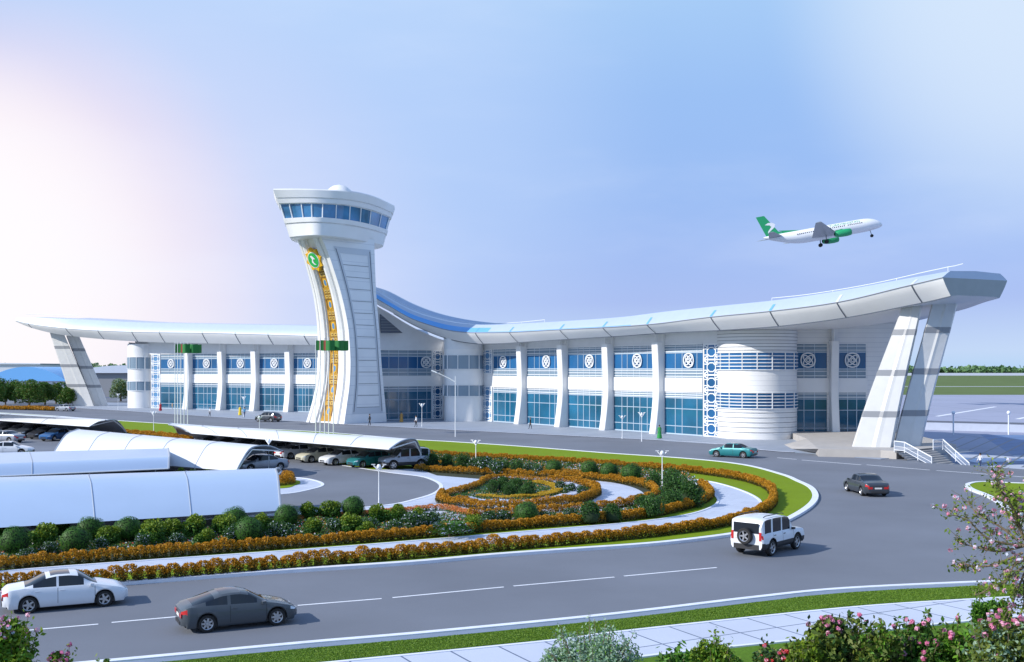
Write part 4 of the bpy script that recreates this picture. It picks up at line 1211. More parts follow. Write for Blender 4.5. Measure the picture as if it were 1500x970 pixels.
    if boxy:
        w_ = link('spare_wheel', ty, root); w_.location = (-L/2-.14, 0, 1.0); w_.rotation_euler = (0, 0, R(90)); link('rim', rim, w_)
    return root
def children_of(o): return [c_ for c_ in bpy.data.objects if c_.parent == o]
def dup(root, loc, rz, label, cat=None, group=None, paint=None, repl=None):
    """copy a thing with its parts and sub-parts"""
    r = root.copy(); COL.objects.link(r); r.location = loc; r.rotation_euler = (0, 0, rz)
    tag(r, label, cat, group)
    for ch in children_of(root):
        k = ch.copy(); COL.objects.link(k); k.parent = r
        if paint and ch.data and ch.data.materials and ch.data.materials[0] == M[repl]:
            key = (ch.data.name, paint)
            if key not in MCACHE:
                d_ = ch.data.copy(); d_.materials.clear(); d_.materials.append(M[paint]); MCACHE[key] = d_
            k.data = MCACHE[key]
        for g_ in children_of(ch):
            q = g_.copy(); COL.objects.link(q); q.parent = k
    return r
MCACHE = {}
def place(o, px, py, deg, label, cat='car', group=None, z=0.0, sc=1.0):
    p = G(px, py, z); o.location = p; o.rotation_euler = (0, 0, R(deg)); o.scale = (sc,)*3; tag(o, label, cat, group); return o
def side_place(o, px, py, deg, **k):   # px,py = middle of the near wheels' contact line
    return place(o, px, py, deg, **k)
GR = 'cars driving on the road'
def near_line(px, py, deg, half, z=0.0):
    p = G(px, py, z); a = R(deg); l_ = Vector((-math.sin(a), math.cos(a), 0))
    s_ = 1 if l_.dot(Vector((-p.x, -p.y, 0))) < 0 else -1
    return p+l_*half*s_
c1 = make_car('sedan', 'car_white', 'sedan_car', 5, 'chrome'); c1.scale = (.92,)*3; c1.location = near_line(98, 894, 26, .80); c1.rotation_euler.z = R(26); tag(c1, 'white sedan with sunroof driving on the near road at the left', 'car', GR)
c2 = make_car('coupe', 'car_grey', 'coupe_car', 7, 'chrome'); c2.scale = (.93,)*3; c2.location = near_line(354, 922, 26, .78); c2.rotation_euler.z = R(26); tag(c2, 'dark grey two-door coupe driving ahead of the white sedan', 'car', GR)
c3 = make_car('suv', 'car_white', 'off_road_car', 5, 'chrome'); c3.location = near_line(1148.5, 809.5, 49, .85); c3.rotation_euler.z = R(49); tag(c3, 'white off-roader with black bumper and spare wheel rounding the island tip', 'off-road car', GR)
c4 = make_car('sedan', 'car_dark', 'sedan_car', 5); c4.location = G(1268, 723); c4.rotation_euler.z = R(93); tag(c4, 'charcoal sedan seen from behind in the middle of the junction', 'car', GR)
c5 = dup(make_car('sedan', 'car_teal', 'sedan_car', 9, 'plate') if False else c4, G(1071, 667.5), R(147), 'teal sedan driving left in front of the terminal drum', 'car', GR, 'car_teal', 'car_dark')
c5.location = near_line(1069, 670.5, 147, .85)
c6 = make_car('hatch', 'car_dark', 'hatchback_car', 5); c6.location = near_line(388, 618, 150, .8); c6.rotation_euler.z = R(150); c6.scale = (1.12,)*3; tag(c6, 'dark grey hatchback driving past the left wing beside the tower', 'car', GR)
c7 = dup(c4, near_line(91, 602.5, 151, .8), R(151), 'steel grey sedan driving near the foot of the left pylons', 'car', GR, 'car_silver', 'car_dark')
# parked cars
PK = 'cars parked under the curved canopies'
ZL = .141
suv2 = dup(c3, Vector((0, 0, 0)), 0, 'silver off-roader parked at the open end of the long canopy', 'off-road car', PK, 'car_silver', 'car_white')
suv2.location = G(592, 686, ZL); suv2.rotation_euler.z = R(205)
hp = c6
row = [('hatch', 'car_teal', 541, 683.5, 222, 'teal hatchback parked beside the silver off-roader'),
       ('sedan', 'car_white', 503, 680, 222, 'white sedan parked between the teal and the cream car'),
       ('sedan', 'car_cream', 468, 676, 222, 'cream sedan parked fourth from the open end of the long canopy'),
       ('sedan', 'car_white', 437, 671, 42, 'white car parked tail out beside the cream sedan'),
       ('sedan', 'car_silver', 408, 666.5, 222, 'silver sedan parked sixth from the open end of the long canopy'),
       ('hatch', 'car_dark', 386, 662, 222, 'charcoal hatchback just right of the tunnel canopy arch'),
       ('sedan', 'car_dark', 362, 657.5, 222, 'charcoal sedan in shade at the middle of the long canopy'),
       ('hatch', 'car_black', 338, 653, 222, 'black hatchback in shade towards the far end of the long canopy'),
       ('sedan', 'car_dark', 316, 649.5, 222, 'charcoal sedan deep in shade at the far end of the long canopy')]
src = {'hatch': (c6, 'car_dark'), 'sedan': (c4, 'car_dark')}
for kind, paint, px, py, dg, lab in row:
    s_, rp = src[kind]; o = dup(s_, G(px, py, ZL), R(dg), lab, 'car', PK, paint, rp); o.scale = (.97,)*3
row = [('sedan', 'car_black', 66, 642, 250, 'black sedan parked nearest the arch of the far-left canopy'),
       ('hatch', 'car_dark', 46, 640, 250, 'charcoal hatchback second from the arch under the far-left canopy'),
       ('sedan', 'car_dark', 30, 638, 250, 'dark sedan third from the arch under the far-left canopy'),
       ('hatch', 'car_black', 12, 636, 250, 'black hatchback fourth from the arch under the far-left canopy'),
       ('sedan', 'car_blue', 84, 645, 250, 'blue sedan half hidden behind the end of the tunnel canopy'),
       ('sedan', 'car_white', 13, 667, 10, 'white sedan crossing the car park at the left edge'),
       ('sedan', 'car_silver', 8, 648, 160, 'silver sedan in the car park lane behind the white one'),
       ('sedan', 'car_silver', 382, 690, 222, 'silver sedan in the mouth of the tunnel canopy'),
       ('hatch', 'car_black', 352, 684, 222, 'black hatchback inside the tunnel canopy')]
for kind, paint, px, py, dg, lab in row:
    s_, rp = src[kind]; o = dup(s_, G(px, py, ZL), R(dg), lab, 'car', PK if 'canopy' in lab else 'cars moving in the car park', paint, rp)
# cars beneath the near canopy, seen only through the slit under its skirt
for px, py, paint, lab in ((60, 778, 'car_black', 'black car under the near canopy at the left'), (205, 766, 'car_dark', 'dark car under the middle of the near canopy'), (330, 757, 'car_silver', 'silver car under the near canopy towards its right end')):
    s_, rp = src['sedan']; dup(s_, G(px, py, ZL)+Vector((-1, 3.4, 0)), R(110), lab, 'car', PK, paint, rp)

# ------------------------------------------------------------------ canopies over the car park
def canopy(label, free, apex, foot, bays, close_end=False, ext=0.0, m='canopy', posts=True, rib=True, grp='curved car-park canopies'):
    """free/apex/foot: (left point, right point) in the world; a bent shell from the free edge over the apex down to the foot"""
    o0 = (foot[0]+foot[1])/2; root = empty('car_park_canopy', (o0.x, o0.y, ZL)); tag(root, label, 'canopy', grp)
    N = bays*6; rows = []; K = 14
    for i in range(N+1):
        t = i/N
        A, B_, C_ = free[0].lerp(free[1], t), apex[0].lerp(apex[1], t), foot[0].lerp(foot[1], t)
        # ellipse-like arc through the three: in the plane spanned by horizontal run and z
        rows.append(catmull([A, A.lerp(B_, .5)+Vector((0, 0, (B_.z-A.z)*.28)), B_, B_.lerp(C_, .42)+Vector((0, 0, (B_.z-C_.z)*.30)), B_.lerp(C_, .8)+Vector((0, 0, (B_.z-C_.z)*.16)), C_], 3))
    b = MB(); b.grid(rows, mi=0)
    o = b.build('shell', [m], root, True, 60)
    b = MB(); down = []
    for r in rows:
        c_ = (r[0]+r[-1])/2; c_ = Vector((c_.x, c_.y, .8)); down.append([p+(c_-p).normalized()*.09 for p in r])
    b.grid(down); b.build('lining', ['canopy_in'], root, True, 60)
    # rim at each end and seams at each bay
    for i in (0, N):
        b = MB(); b.tube(rows[i], .07, 6); b.build('end_rim', ['canopy_rib'], root, True, 40)
    b = MB(); b.tube([r[0] for r in rows], .05, 5); b.build('edge_rim', ['frame'], root, True, 40)
    if rib:
        for k in range(1, bays):
            b = MB(); b.tube(rows[k*6], .035, 5); b.build('seam', ['canopy_rib'], root, True)
    if posts:
        for k in range(bays+1):
            i = k*6; r = down[i]; b = MB(); q = r[-4]
            b.tube([Vector((r[-1].x, r[-1].y, ZL)), r[-1], r[-5]+Vector((0, 0, -.1)), r[len(r)//2]+Vector((0, 0, -.08)), r[1]+Vector((0, 0, -.05))], .06, 6)
            b.build('post', ['frame'], root, True)
    return root
def pz(px, py, z): return G(px, py, z)
canopy('long white canopy open to the front with a row of parked cars', (pz(280, 634.6, 2.2), pz(570, 658.4, 2.2)), (pz(247, 622, 2.9), pz(602, 643, 2.9)), (pz(262, 640, .3), pz(623, 684, .2)), 6)
canopy('white tunnel canopy with dark seams behind the near ones', (pz(122, 634, 2.0), pz(413, 661, 2.0)), (pz(110, 630.5, 2.8), pz(378, 653.5, 2.7)), (pz(76, 668, .9), pz(346, 690.5, .9)), 5)
canopy('large white canopy nearest the road with its skirt behind the clipped bushes', (pz(-180, 712, 2.35), pz(412, 690.5, 2.4)), (pz(-180, 707, 2.9), pz(404, 688, 2.9)), (pz(-180, 784, .95), pz(411, 748, .95)), 4, rib=True, m='canopy_shade')
canopy('low pale canopy strip behind the large near canopy', (pz(-180, 706, 2.3), pz(247, 686.5, 2.3)), (pz(-180, 686, 3.0), pz(248, 669, 3.0)), (pz(-180, 681, .4) + Vector((0, 0, 0)), pz(246, 682, .4)+Vector((-2, 6, 0))), 2, m='canopy_shade')
canopy('far-left white canopy ending in an open arch', (pz(-160, 605, 2.2), pz(131, 625, 2.2)), (pz(-160, 597, 3.3), pz(158, 615.5, 3.0)), (pz(-160, 614, .4), pz(187, 636, .6)), 5)

# ------------------------------------------------------------------ aeroplane
pl = empty('airliner', PY(1206, 341, 300)); tag(pl, 'white airliner with green tail climbing in the sky above the terminal', 'aeroplane')
M['plane_white'] = mat('airliner_white', (.80, .81, .83), .3, coat=.3)
M['plane_green'] = mat('airliner_green', (.02, .33, .13), .35)
M['plane_grey'] = mat('airliner_wing_grey', (.34, .37, .39), .4, .2)
Lp = 34.0; b = MB()
fp = [(-17, .15, 1.5), (-16, .45, 1.35), (-13, 1.05, .85), (-9, 1.65, .25), (-5, 1.9, 0), (9, 1.9, 0), (12, 1.85, -.02), (14, 1.6, -.12), (15.6, 1.15, -.35), (16.6, .6, -.6), (17, .05, -.75)]
rows = []
for x, r, zc in catmull([Vector(p) for p in fp], 4):
    rows.append([Vector((x, r*math.cos(a), zc+r*math.sin(a))) for a in [2*math.pi*k/24 for k in range(24)]])
b.grid(rows, closed=True); fixnormals(b.build('fuselage', ['plane_white'], pl, smooth=True))
def aerofoil(b, root_le, root_c, tip_le, tip_c, th, vertical=False):
    n = 5; rows = []
    for i in range(n+1):
        t = i/n; le = Vector(root_le).lerp(Vector(tip_le), t); c_ = root_c+(tip_c-root_c)*t; h = th*c_
        prof = [(0, 0), (.08, .5), (.3, .9), (.6, .6), (1, .02), (.6, -.3), (.3, -.45), (.08, -.3)]
        rows.append([le+Vector((-a*c_, h*z, 0)) if vertical else le+Vector((-a*c_, 0, h*z)) for a, z in prof])
    b.grid(rows, closed=True); k = len(b.v); m_ = 8; b.f.append(tuple(range(k-m_, k))); b.m.append(0)
for s_ in (-1, 1):
    b = MB(); aerofoil(b, (3.5, s_*1.5, -1.1), 7.5, (-5.5, s_*15.5, .9), 1.6, .12); o = b.build('wing', ['plane_grey'], pl, smooth=40); fixnormals(o)
    b = MB(); aerofoil(b, (-11.5, s_*.5, 1.0), 4.2, (-15.8, s_*6.5, 1.8), 1.4, .10); fixnormals(b.build('tailplane', ['plane_grey'], pl, smooth=40))
    b = MB(); b.lathe([(.75, 2.6), (.95, 2.4), (1.05, 1.2), (1.0, -.5), (.7, -1.9), (.45, -2.1)], (3.2, s_*5.2, -1.75), Vector((1, 0, 0)), 20)
    b.bar((1.5, s_*5.2, -.95), (3.6, s_*5.2, -.8), .25, .5)
    e_ = b.build('engine', ['plane_green'], pl, smooth=40)
    b = MB(); b.lathe([(.01, 2.2), (.78, 2.2)], (3.2, s_*5.2, -1.75), Vector((1, 0, 0)), 16); b.build('intake_fan', ['plastic'], e_)
    b = MB(); b.tube([(-.3, s_*2.6, -1.2), (-.55, s_*2.6, -3.0)], .14, 6); g_ = b.build('landing_gear', ['pylon_band'], pl)
    b = MB()
    for dy in (-.3, .3): b.lathe([(.01, -.18), (.50, -.18), (.55, 0), (.50, .18), (.01, .18)], (-.55, s_*2.6+dy, -3.0), Vector((0, 1, 0)), 16)
    b.build('wheel', ['black'], g_, smooth=40)
b = MB(); b.tube([(13.2, 0, -1.4), (13.4, 0, -3.2)], .1, 6); g_ = b.build('landing_gear', ['pylon_band'], pl)
b = MB(); b.lathe([(.01, -.25), (.42, -.25), (.46, 0), (.42, .25), (.01, .25)], (13.4, 0, -3.3), Vector((0, 1, 0)), 14); b.build('wheel', ['black'], g_, smooth=40)
b = MB()
P = [(-9.5, 1.4), (-12.5, 2.6), (-15.6, 7.6), (-17.9, 7.6), (-15.9, 1.3)]
for y in (-.13, .13): b.add([Vector((x, y, z)) for x, z in P], [(0, 1, 2, 3, 4) if y < 0 else (4, 3, 2, 1, 0)])
for i in range(5): b.quad(*(Vector((P[j % 5][0], y, P[j % 5][1])) for j, y in ((i, .13), (i+1, .13), (i+1, -.13), (i, -.13))))
P2 = [(-4.5, 1.8), (-9.5, 2.0), (-12.6, 2.9), (-9.5, 1.2)]
fin_ = b.build('tail_fin', ['plane_green'], pl); fixnormals(fin_)
b = MB(); b.add([Vector((-5, 0, 1.75)), Vector((-12.3, -.1, 2.8)), Vector((-10, -.1, 1.4)), Vector((-12.3, .1, 2.8)), Vector((-10, .1, 1.4))], [(0, 1, 2), (0, 4, 3), (0, 3, 1)]); b.build('fin_fillet', ['plane_green'], pl)
mk = [(-15.9, 5.0), (-14.9, 5.45), (-13.7, 5.3), (-13.0, 4.7), (-13.4, 3.9), (-15.5, 2.5), (-15.3, 3.1), (-14.2, 4.2), (-14.6, 4.7), (-15.2, 4.8)]
for y in (-.15, .15):
    b = MB(); t_ = tessellate_polygon([[Vector((x, z, 0)) for x, z in mk]]); b.add([Vector((x, y, z)) for x, z in mk], [tuple(t) for t in t_]); b.build('bird_emblem', ['plane_white'], fin_)
for s_ in (-1, 1):
    b = MB()
    for i in range(34):
        x = -8+i*.56
        if i in (14, 25): continue
        a = R(14); y0, z0 = 1.915*math.cos(a), 1.915*math.sin(a)
        b.quad(Vector((x, s_*y0, z0)), Vector((x+.3, s_*y0, z0)), Vector((x+.3, s_*1.915*math.cos(R(24)), 1.915*math.sin(R(24)))), Vector((x, s_*1.915*math.cos(R(24)), 1.915*math.sin(R(24)))))
    b.build('cabin_window', ['darkglass'], pl)
    cu = bpy.data.curves.new('lettering', 'FONT'); cu.body = 'TURKMENISTAN'; cu.size = 1.15; cu.extrude = .01; cu.space_character = 1.05
    t0 = bpy.data.objects.new('lettering', cu); COL.objects.link(t0)
    me = t0.to_mesh().copy(); me_ = bpy.data.meshes.new_from_object(t0); bpy.data.objects.remove(t0)
    me_.materials.clear(); me_.materials.append(M['plane_green'])
    # bend the letters round the fuselage
    for v in me_.vertices:
        x, yv = v.co.x, v.co.y; a = R(30)+yv/1.93; rr = 1.93+v.co.z
        v.co = Vector((1.5+x if s_ < 0 else 10.5-x, s_*rr*math.cos(a), rr*math.sin(a)))
    link('lettering', me_, pl)
b = MB()
for s_ in (-1, 1): b.quad(Vector((14.7, s_*.5, 1.02)), Vector((15.35, s_*.45, .66)), Vector((14.9, s_*1.15, .45)), Vector((14.2, s_*1.3, .72)))
b.build('cockpit_window', ['darkglass'], pl)
pl.rotation_euler = (R(-4), R(-10.5), R(3)); pl.scale = (.98,)*3

# ------------------------------------------------------------------ lamps, flags, rails
M['lampglow'] = mat('lamp_globe', (.85, .88, .92), .25)
def lamp(px, py, h, label, z=0.0, grp='white twin-arm street lamps'):
    p = G(px, py, z); k = 1.0
    o = LAMP if h_ok(h) else None
    r = dup(LAMP, p, R(rnd.uniform(-30, 30)), label, 'street lamp', grp) if LAMP.get('used') else LAMP
    if not LAMP.get('used'): LAMP['used'] = 1; r.location = p; tag(r, label, 'street lamp', grp)
    r.scale = (.75, .75, h/3.4); return r
def h_ok(h): return True
LAMP = empty('street_lamp', (0, 0, 0))
b = MB(); b.tube([(0, 0, 0), (0, 0, .25), (0, 0, .3), (0, 0, 2.95)], [.09, .09, .05, .04], 8); b.build('pole', ['frame'], LAMP, smooth=40)
for s_ in (-1, 1):
    b = MB(); b.tube([(0, 0, 2.8), (s_*.12, 0, 2.95), (s_*.38, 0, 3.22), (s_*.55, 0, 3.36)], [.04, .05, .06, .03], 6); b.box((s_*.48, 0, 3.36), .16, .07, .03); b.build('arm', ['frame'], LAMP, smooth=40)
b = MB(); b.lathe([(.02, 2.95), (.17, 3.05), (.20, 3.2), (.12, 3.35), (.01, 3.38)], n=12); b.build('lamp_head', ['lampglow'], LAMP, smooth=True)
L_ = [(173, 601, 3.6, 'white lamp on the pavement beside the left drum of the terminal'), (225, 641, 3.4, 'white lamp by the far-left canopy arch', .12), (357, 611, 3.8, 'white lamp beside the person in yellow by the left wing'), (380, 641, 2.8, 'short lamp rising behind the long canopy', .12),
      (393.5, 692, 2.9, 'white lamp in front of the tunnel canopy mouth', .141), (555, 741, 2.7, 'thin lamp on the near kerb of the car park', .141), (618, 625, 3.6, 'white lamp on the plaza in front of the entrance'),
      (697, 690, 2.7, 'white lamp in the bushes behind the hedge left of the medallion', .13), (911.5, 643, 3.0, 'thin dark-topped lamp on the plaza between two fins'), (940, 647, 3.6, 'white lamp on the plaza in front of the fourth fin'), (970, 718, 2.9, 'white lamp among the round bushes at the island tip', .13)]
for x in L_: lamp(*x[:4], z=x[4] if len(x) > 4 else 0.05)
tl = empty('tall_street_lamp', G(667, 640)); tl.scale = (1, .7, 1); tag(tl, 'tall single-arm road lamp leaning left in front of the curved wall', 'street lamp')
b = MB(); b.tube([(0, 0, 0), (0, 0, 8)], [.07, .045], 8); b.build('pole', ['frame'], tl, smooth=40)
b = MB(); b.tube([(0, 0, 7.2), (-.8, 0, 7.7), (-2.6, 0, 8.55)], [.06, .06, .05], 6); b.build('arm', ['frame'], tl, smooth=40)
b = MB(); b.box((-2.8, 0, 8.62), .4, .14, .07, Vector((.92, 0, -.38)).normalized(), uz=Vector((.38, 0, .92)).normalized()); b.build('lamp_head', ['lampglow'], tl)
# bollard lamps on the airfield wall
for i, px in enumerate((1396.5, 1477.5)):
    p = GZ(px, 637); r = empty('wall_lamp_post', p); tag(r, ('ball-topped lamp post on the terrace wall nearest the pylons', 'ball-topped lamp post on the terrace wall at the right edge')[i], 'lamp post', 'ball-topped posts on the terrace wall')
    b = MB(); b.tube([(0, 0, 0), (0, 0, 3.2)], [.13, .11], 8); b.build('pole', ['frame'], r, smooth=40)
    b = MB(); b.lathe([(.01, 3.2), (.22, 3.3), (.30, 3.52), (.22, 3.75), (.01, 3.85)], n=12); b.build('lamp_head', ['lampglow'], r, smooth=True)
# terrace parapet
a0, a1 = GZ(1330, 629), GZ(1720, 640)
tw = empty('terrace_wall', a0); tag(tw, 'low pale wall with dark rail separating the terrace from the apron', 'wall')
M['parapet'] = mat('parapet_panel', (.42, .47, .58), .5, var=.05)
b = MB(); d_ = (a1-a0).normalized(); L0 = (a1-a0).length; b.box((a0+a1)/2+Z*.7, L0/2, .15, .7, d_, uz=Z); b.build('panel', ['parapet'], tw, True)
b = MB(); b.box((a0+a1)/2+Z*1.5, L0/2, .25, .11, d_, uz=Z); b.build('rail', ['joint'], tw, True)
# flags
M['flag_green'] = mat('flag_green', (.012, .17, .035), .7); M['flag_red'] = mat('flag_red', (.20, .03, .02), .7)
FLAG = None
for ci, (xs, y0, zt, Y) in enumerate((((256.3, 260.2, 265, 269.7, 274.8), 623, 0, 0), ((462.5, 469, 475.5, 481.5, 488.5), 636, 0, 0))):
    for i, px in enumerate(xs):
        p = G(px, y0+(i % 2)*1.0, .12)
        lab = f"{('leftmost', 'second', 'middle', 'fourth', 'rightmost')[i]} flagpole of the cluster in front of the {('left wing', 'control tower')[ci]}"
        if FLAG is None:
            FLAG = empty('flagpole', p)
            b = MB(); b.tube([(0, 0, 0), (0, 0, 12.9)], [.075, .045], 8); b.lathe([(.01, 12.85), (.09, 12.95), (.01, 13.05)], n=8); b.build('pole', ['frame'], FLAG)
            b = MB(); rows = [[Vector((u*2.1, .30*math.sin(u*7)*(.3+u), z-.12*u*math.sin(u*3))) for u in [k/18 for k in range(19)]] for z in (11.35, 12.0, 12.7)]
            base = len(b.v)
            for r_ in rows: b.v += [tuple(v) for v in r_]
            for j in range(2):
                for k in range(18): b.f.append((j*19+k, j*19+k+1, (j+1)*19+k+1, (j+1)*19+k)); b.m.append(1 if k in (4, 5, 6) else 0)
            b.build('flag', ['flag_green', 'flag_red'], FLAG, smooth=True); o = FLAG; tag(o, lab, 'flagpole', 'flagpoles with green flags')
        else: o = dup(FLAG, p, R(rnd.uniform(-22, 14)), lab, 'flagpole', 'flagpoles with green flags')
        if ci == 1: o.scale = (.95, .95, 1.0)
# stair rails at the right end
def rail(label, top, cor, end):
    r = empty('stair_railing', top); tag(r, label, 'railing', 'white railings of the stair beside the pylons')
    b = MB(); P_ = [top, cor, end]
    b.tube([p+Z*1.0 for p in P_], .055, 6); b.tube([p+Z*.5 for p in P_], .025, 5); b.tube([p+Z*.15 for p in P_], .03, 5); b.build('handrail', ['frame'], r, True)
    for p in (top, cor, cor.lerp(end, .5), end):
        b = MB(); b.tube([p-Z*.05, p+Z*1.0], .045, 6); b.build('post', ['frame'], r, True)
    b = MB()
    for p, q in zip(P_, P_[1:]): b.quad(p+Z*.17, q+Z*.17, q+Z*.95, p+Z*.95)
    b.build('glass_panel', ['rail_glass'], r, True)
M['rail_glass'] = mat('rail_glass', (.35, .42, .55), .15); M['rail_glass'].node_tree.nodes['Principled BSDF'].inputs['Alpha'].default_value = .45
t0, c0 = G(1310, 661, .8), G(1325, 663, .8)
rail('glazed white railing on the left side of the stair', t0, c0, Vector((c0.x+1.5, c0.y-3.0, -.4)))
t0, c0 = G(1367, 659, .8), G(1381, 658, .8)
rail('glazed white railing on the right side of the stair', t0, c0, Vector((c0.x+.9, c0.y-4.3, -1.25)))

# ------------------------------------------------------------------ background halls on the left
def hall(name, label, cat, X0, X1, Y, dep, zw, arch, wallm, roofm_, wins=0):
    r = empty(name, ((X0+X1)/2, Y, 0)); tag(r, label, cat)
    b = MB(); b.box(((X0+X1)/2, Y+dep/2, zw/2), (X1-X0)/2, dep/2, zw/2); b.build('wall', [wallm], r, True)
    b = MB(); rows = []
    for i in range(17):
        u = i/16; x = X0-1+(X1-X0+2)*u; z = zw+.02+arch*(1-(2*u-1)**2)
        rows.append([Vector((x, Y-1, zw)), Vector((x, Y-1, z+.4)), Vector((x, Y+dep+1, z+.4)), Vector((x, Y+dep+1, zw))])
    b.grid(rows); fixnormals(b.build('roof', [roofm_], r, True, 30))
    for k in range(wins):
        x = X0+(X1-X0)*(k+.5)/wins; b = MB(); b.box((x, Y-.06, zw*.55), (X1-X0)/wins*.28, .05, .7); b.build('window', ['glass_teal'], r, True)
M['roof_sky'] = mat('light_blue_roof', (.16, .42, .75), .4)
M['roof_pale'] = mat('pale_roof_sheet', (.62, .68, .78), .5)
M['hall_wall'] = mat('pale_hall_wall', (.62, .66, .72), .6, var=.04)
hall('hangar', 'pale hangar with bright blue arched roof behind the trees', 'hangar', -184, -158, 385, 40, 4.6, 4.6, 'hall_wall', 'roof_sky', 5)
hall('warehouse', 'long pale flat hall at the left edge behind the blue-roofed hangar', 'warehouse', -345, -277, 640, 60, 11.5, .4, 'hall_wall', 'roof_pale', 9)
hall('hangar', 'blue-grey hall with pale curved roof between the left pylons and the terminal', 'hangar', -138, -106, 345, 60, 7.6, 2.0, 'pylon_band', 'roof_pale', 0)
# ------------------------------------------------------------------ people
M['skin'] = mat('skin', (.45, .27, .18), .6); M['hair'] = mat('dark_hair', (.015, .012, .01), .6)
for nm, c_ in (('cloth_black', (.012, .012, .015)), ('cloth_white', (.75, .76, .78)), ('cloth_ochre', (.50, .28, .07)), ('cloth_green', (.02, .25, .05)), ('cloth_red', (.45, .02, .03)), ('cloth_blue', (.05, .25, .45)), ('cloth_navy', (.03, .05, .12)), ('cloth_yellow', (.70, .52, .03)), ('cloth_grey', (.18, .19, .21)), ('cloth_tan', (.45, .33, .22))):
    M[nm] = mat(nm, c_, .8)
def person(p, face, h, label, top, bottom, dress=False, stride=.18, phone=False):
    """one continuous body grown over a joint skeleton; z is scaled from a 1.75 m figure"""
    J, E, Rr = [], [], []
    def j(x, y, z, r, par=None):
        J.append((x, y, z)); Rr.append(r)
        if par is not None: E.append((par, len(J)-1))
        return len(J)-1
    pel = j(0, 0, .95, .13); wa = j(0, 0, 1.10, .115, pel); ch = j(0.01, 0, 1.32, .14, wa); ne = j(.0, 0, 1.47, .055, ch); h0 = j(.02, 0, 1.57, .085, ne); h1 = j(.02, 0, 1.67, .085, h0)
    for s_ in (-1, 1):
        st_ = stride*s_
        hp = j(0, s_*.09, .90, .095, pel); kn = j(st_*.5+.02, s_*.10, .50, .06, hp); an = j(st_, s_*.10, .09, .04, kn); j(st_+.15, s_*.11, .04, .035, an)
        sh = j(0, s_*.19, 1.41, .055, ch); el = j(-st_*.45-.03, s_*.24, 1.13, .042, sh)
        wr = j(-st_*.8+.06, s_*.24, .90, .03, el) if not (phone and s_ > 0) else j(.15, .14, 1.40, .03, el)
        pa = j(J[wr][0]+.02, J[wr][1], J[wr][2]-.06 if not (phone and s_ > 0) else J[wr][2]+.07, .03, wr)
        for q, (dx, ln) in enumerate(((-.03, .06), (-.01, .075), (.01, .08), (.03, .07))):
            f0 = j(J[pa][0]+dx, J[pa][1], J[pa][2]-.05, .009, pa); j(J[f0][0]+.012, J[f0][1]-s_*.01, J[f0][2]-ln*.6, .008, f0)
        j(J[pa][0]+.05, J[pa][1]-s_*.01, J[pa][2]-.01, .010, pa)
    me = bpy.data.meshes.new('tmp'); me.from_pydata(J, E, []); o = bpy.data.objects.new('tmp', me); COL.objects.link(o)
    md = o.modifiers.new('Skin', 'SKIN'); md.use_smooth_shade = True
    if not me.skin_vertices: bpy.data.objects.remove(o); return None
    for i, v in enumerate(me.skin_vertices[0].data): v.radius = (Rr[i], Rr[i]*(1.0)); v.use_root = (i == 0)
    sb = o.modifiers.new('Sub', 'SUBSURF'); sb.levels = 1; sb.render_levels = 1
    dg = bpy.context.evaluated_depsgraph_get(); m2 = bpy.data.meshes.new_from_object(o.evaluated_get(dg)); bpy.data.objects.remove(o)
    m2.materials.clear()
    for m_ in (bottom, top, 'skin', 'black'): m2.materials.append(M[m_])
    for pg in m2.polygons:
        x, y, z = pg.center; r = abs(y)
        if z > 1.47: i = 2
        elif z < .07: i = 3
        elif r > .17 and z < .93: i = 2
        elif z > .98 or (r > .17): i = 1
        else: i = 0
        pg.material_index = i; pg.use_smooth = True
    root = empty('person', p, face); root.scale = (h/1.75,)*3
    link('body', m2, root); tag(root, label, 'person')
    b = MB(); b.lathe([(.096, 1.60), (.102, 1.66), (.09, 1.73), (.05, 1.77), (.005, 1.78)], (.005, 0, 0), n=12)
    b.box((-.07, 0, 1.62), .035, .075, .06); b.build('hair', ['hair'], root, smooth=True)
    b = MB(); b.add([(.12, -.015, 1.60), (.12, .015, 1.60), (.145, 0, 1.605), (.115, 0, 1.645)], [(0, 1, 2), (0, 2, 3), (1, 3, 2)])
    b.build('nose', ['skin'], root)
    if dress:
        b = MB(); b.lathe([(.33, .05), (.30, .3), (.24, .7), (.17, 1.05), (.175, 1.25), (.10, 1.43)], n=16); b.build('dress', [bottom], root, smooth=True)
    return root
def P_(px, py, hp, face, label, top, bottom, z=.05, **k):
    p = G(px, py, z); person(p, R(face), hp*p.y/F, label, top, bottom, **k)
P_(541.5, 623.5, 17, 200, 'person in a black suit walking in front of the control tower', 'cloth_black', 'cloth_black')
P_(588, 618.5, 15, 250, 'person in a long ochre robe by the entrance glazing', 'cloth_ochre', 'cloth_ochre', dress=True)
P_(609.5, 625.5, 17, 190, 'person in white shirt and dark trousers beside the plaza lamp at the entrance', 'cloth_white', 'cloth_black')
P_(777, 628.5, 17, 160, 'person in black standing at the foot of the first right-wing fin', 'cloth_black', 'cloth_black')
P_(966, 642.5, 20, 260, 'person in a long green dress by the fourth fin', 'cloth_green', 'cloth_green', dress=True)
P_(307.5, 610, 13, 200, 'person in white shirt walking across the plaza of the left wing', 'cloth_white', 'cloth_black')
P_(358, 611.5, 15, 250, 'person in light blue top next to the person in yellow', 'cloth_blue', 'cloth_navy')
P_(351.5, 608.5, 14, 250, 'person in a long yellow dress left of the plaza lamp', 'cloth_yellow', 'cloth_yellow', dress=True)
P_(252.5, 599.5, 9.5, 250, 'small person in tan clothes close to the left wing glazing', 'cloth_tan', 'cloth_tan')
P_(235, 602, 12, 250, 'person in a wide red dress by the left lattice screen', 'cloth_red', 'cloth_red', dress=True)
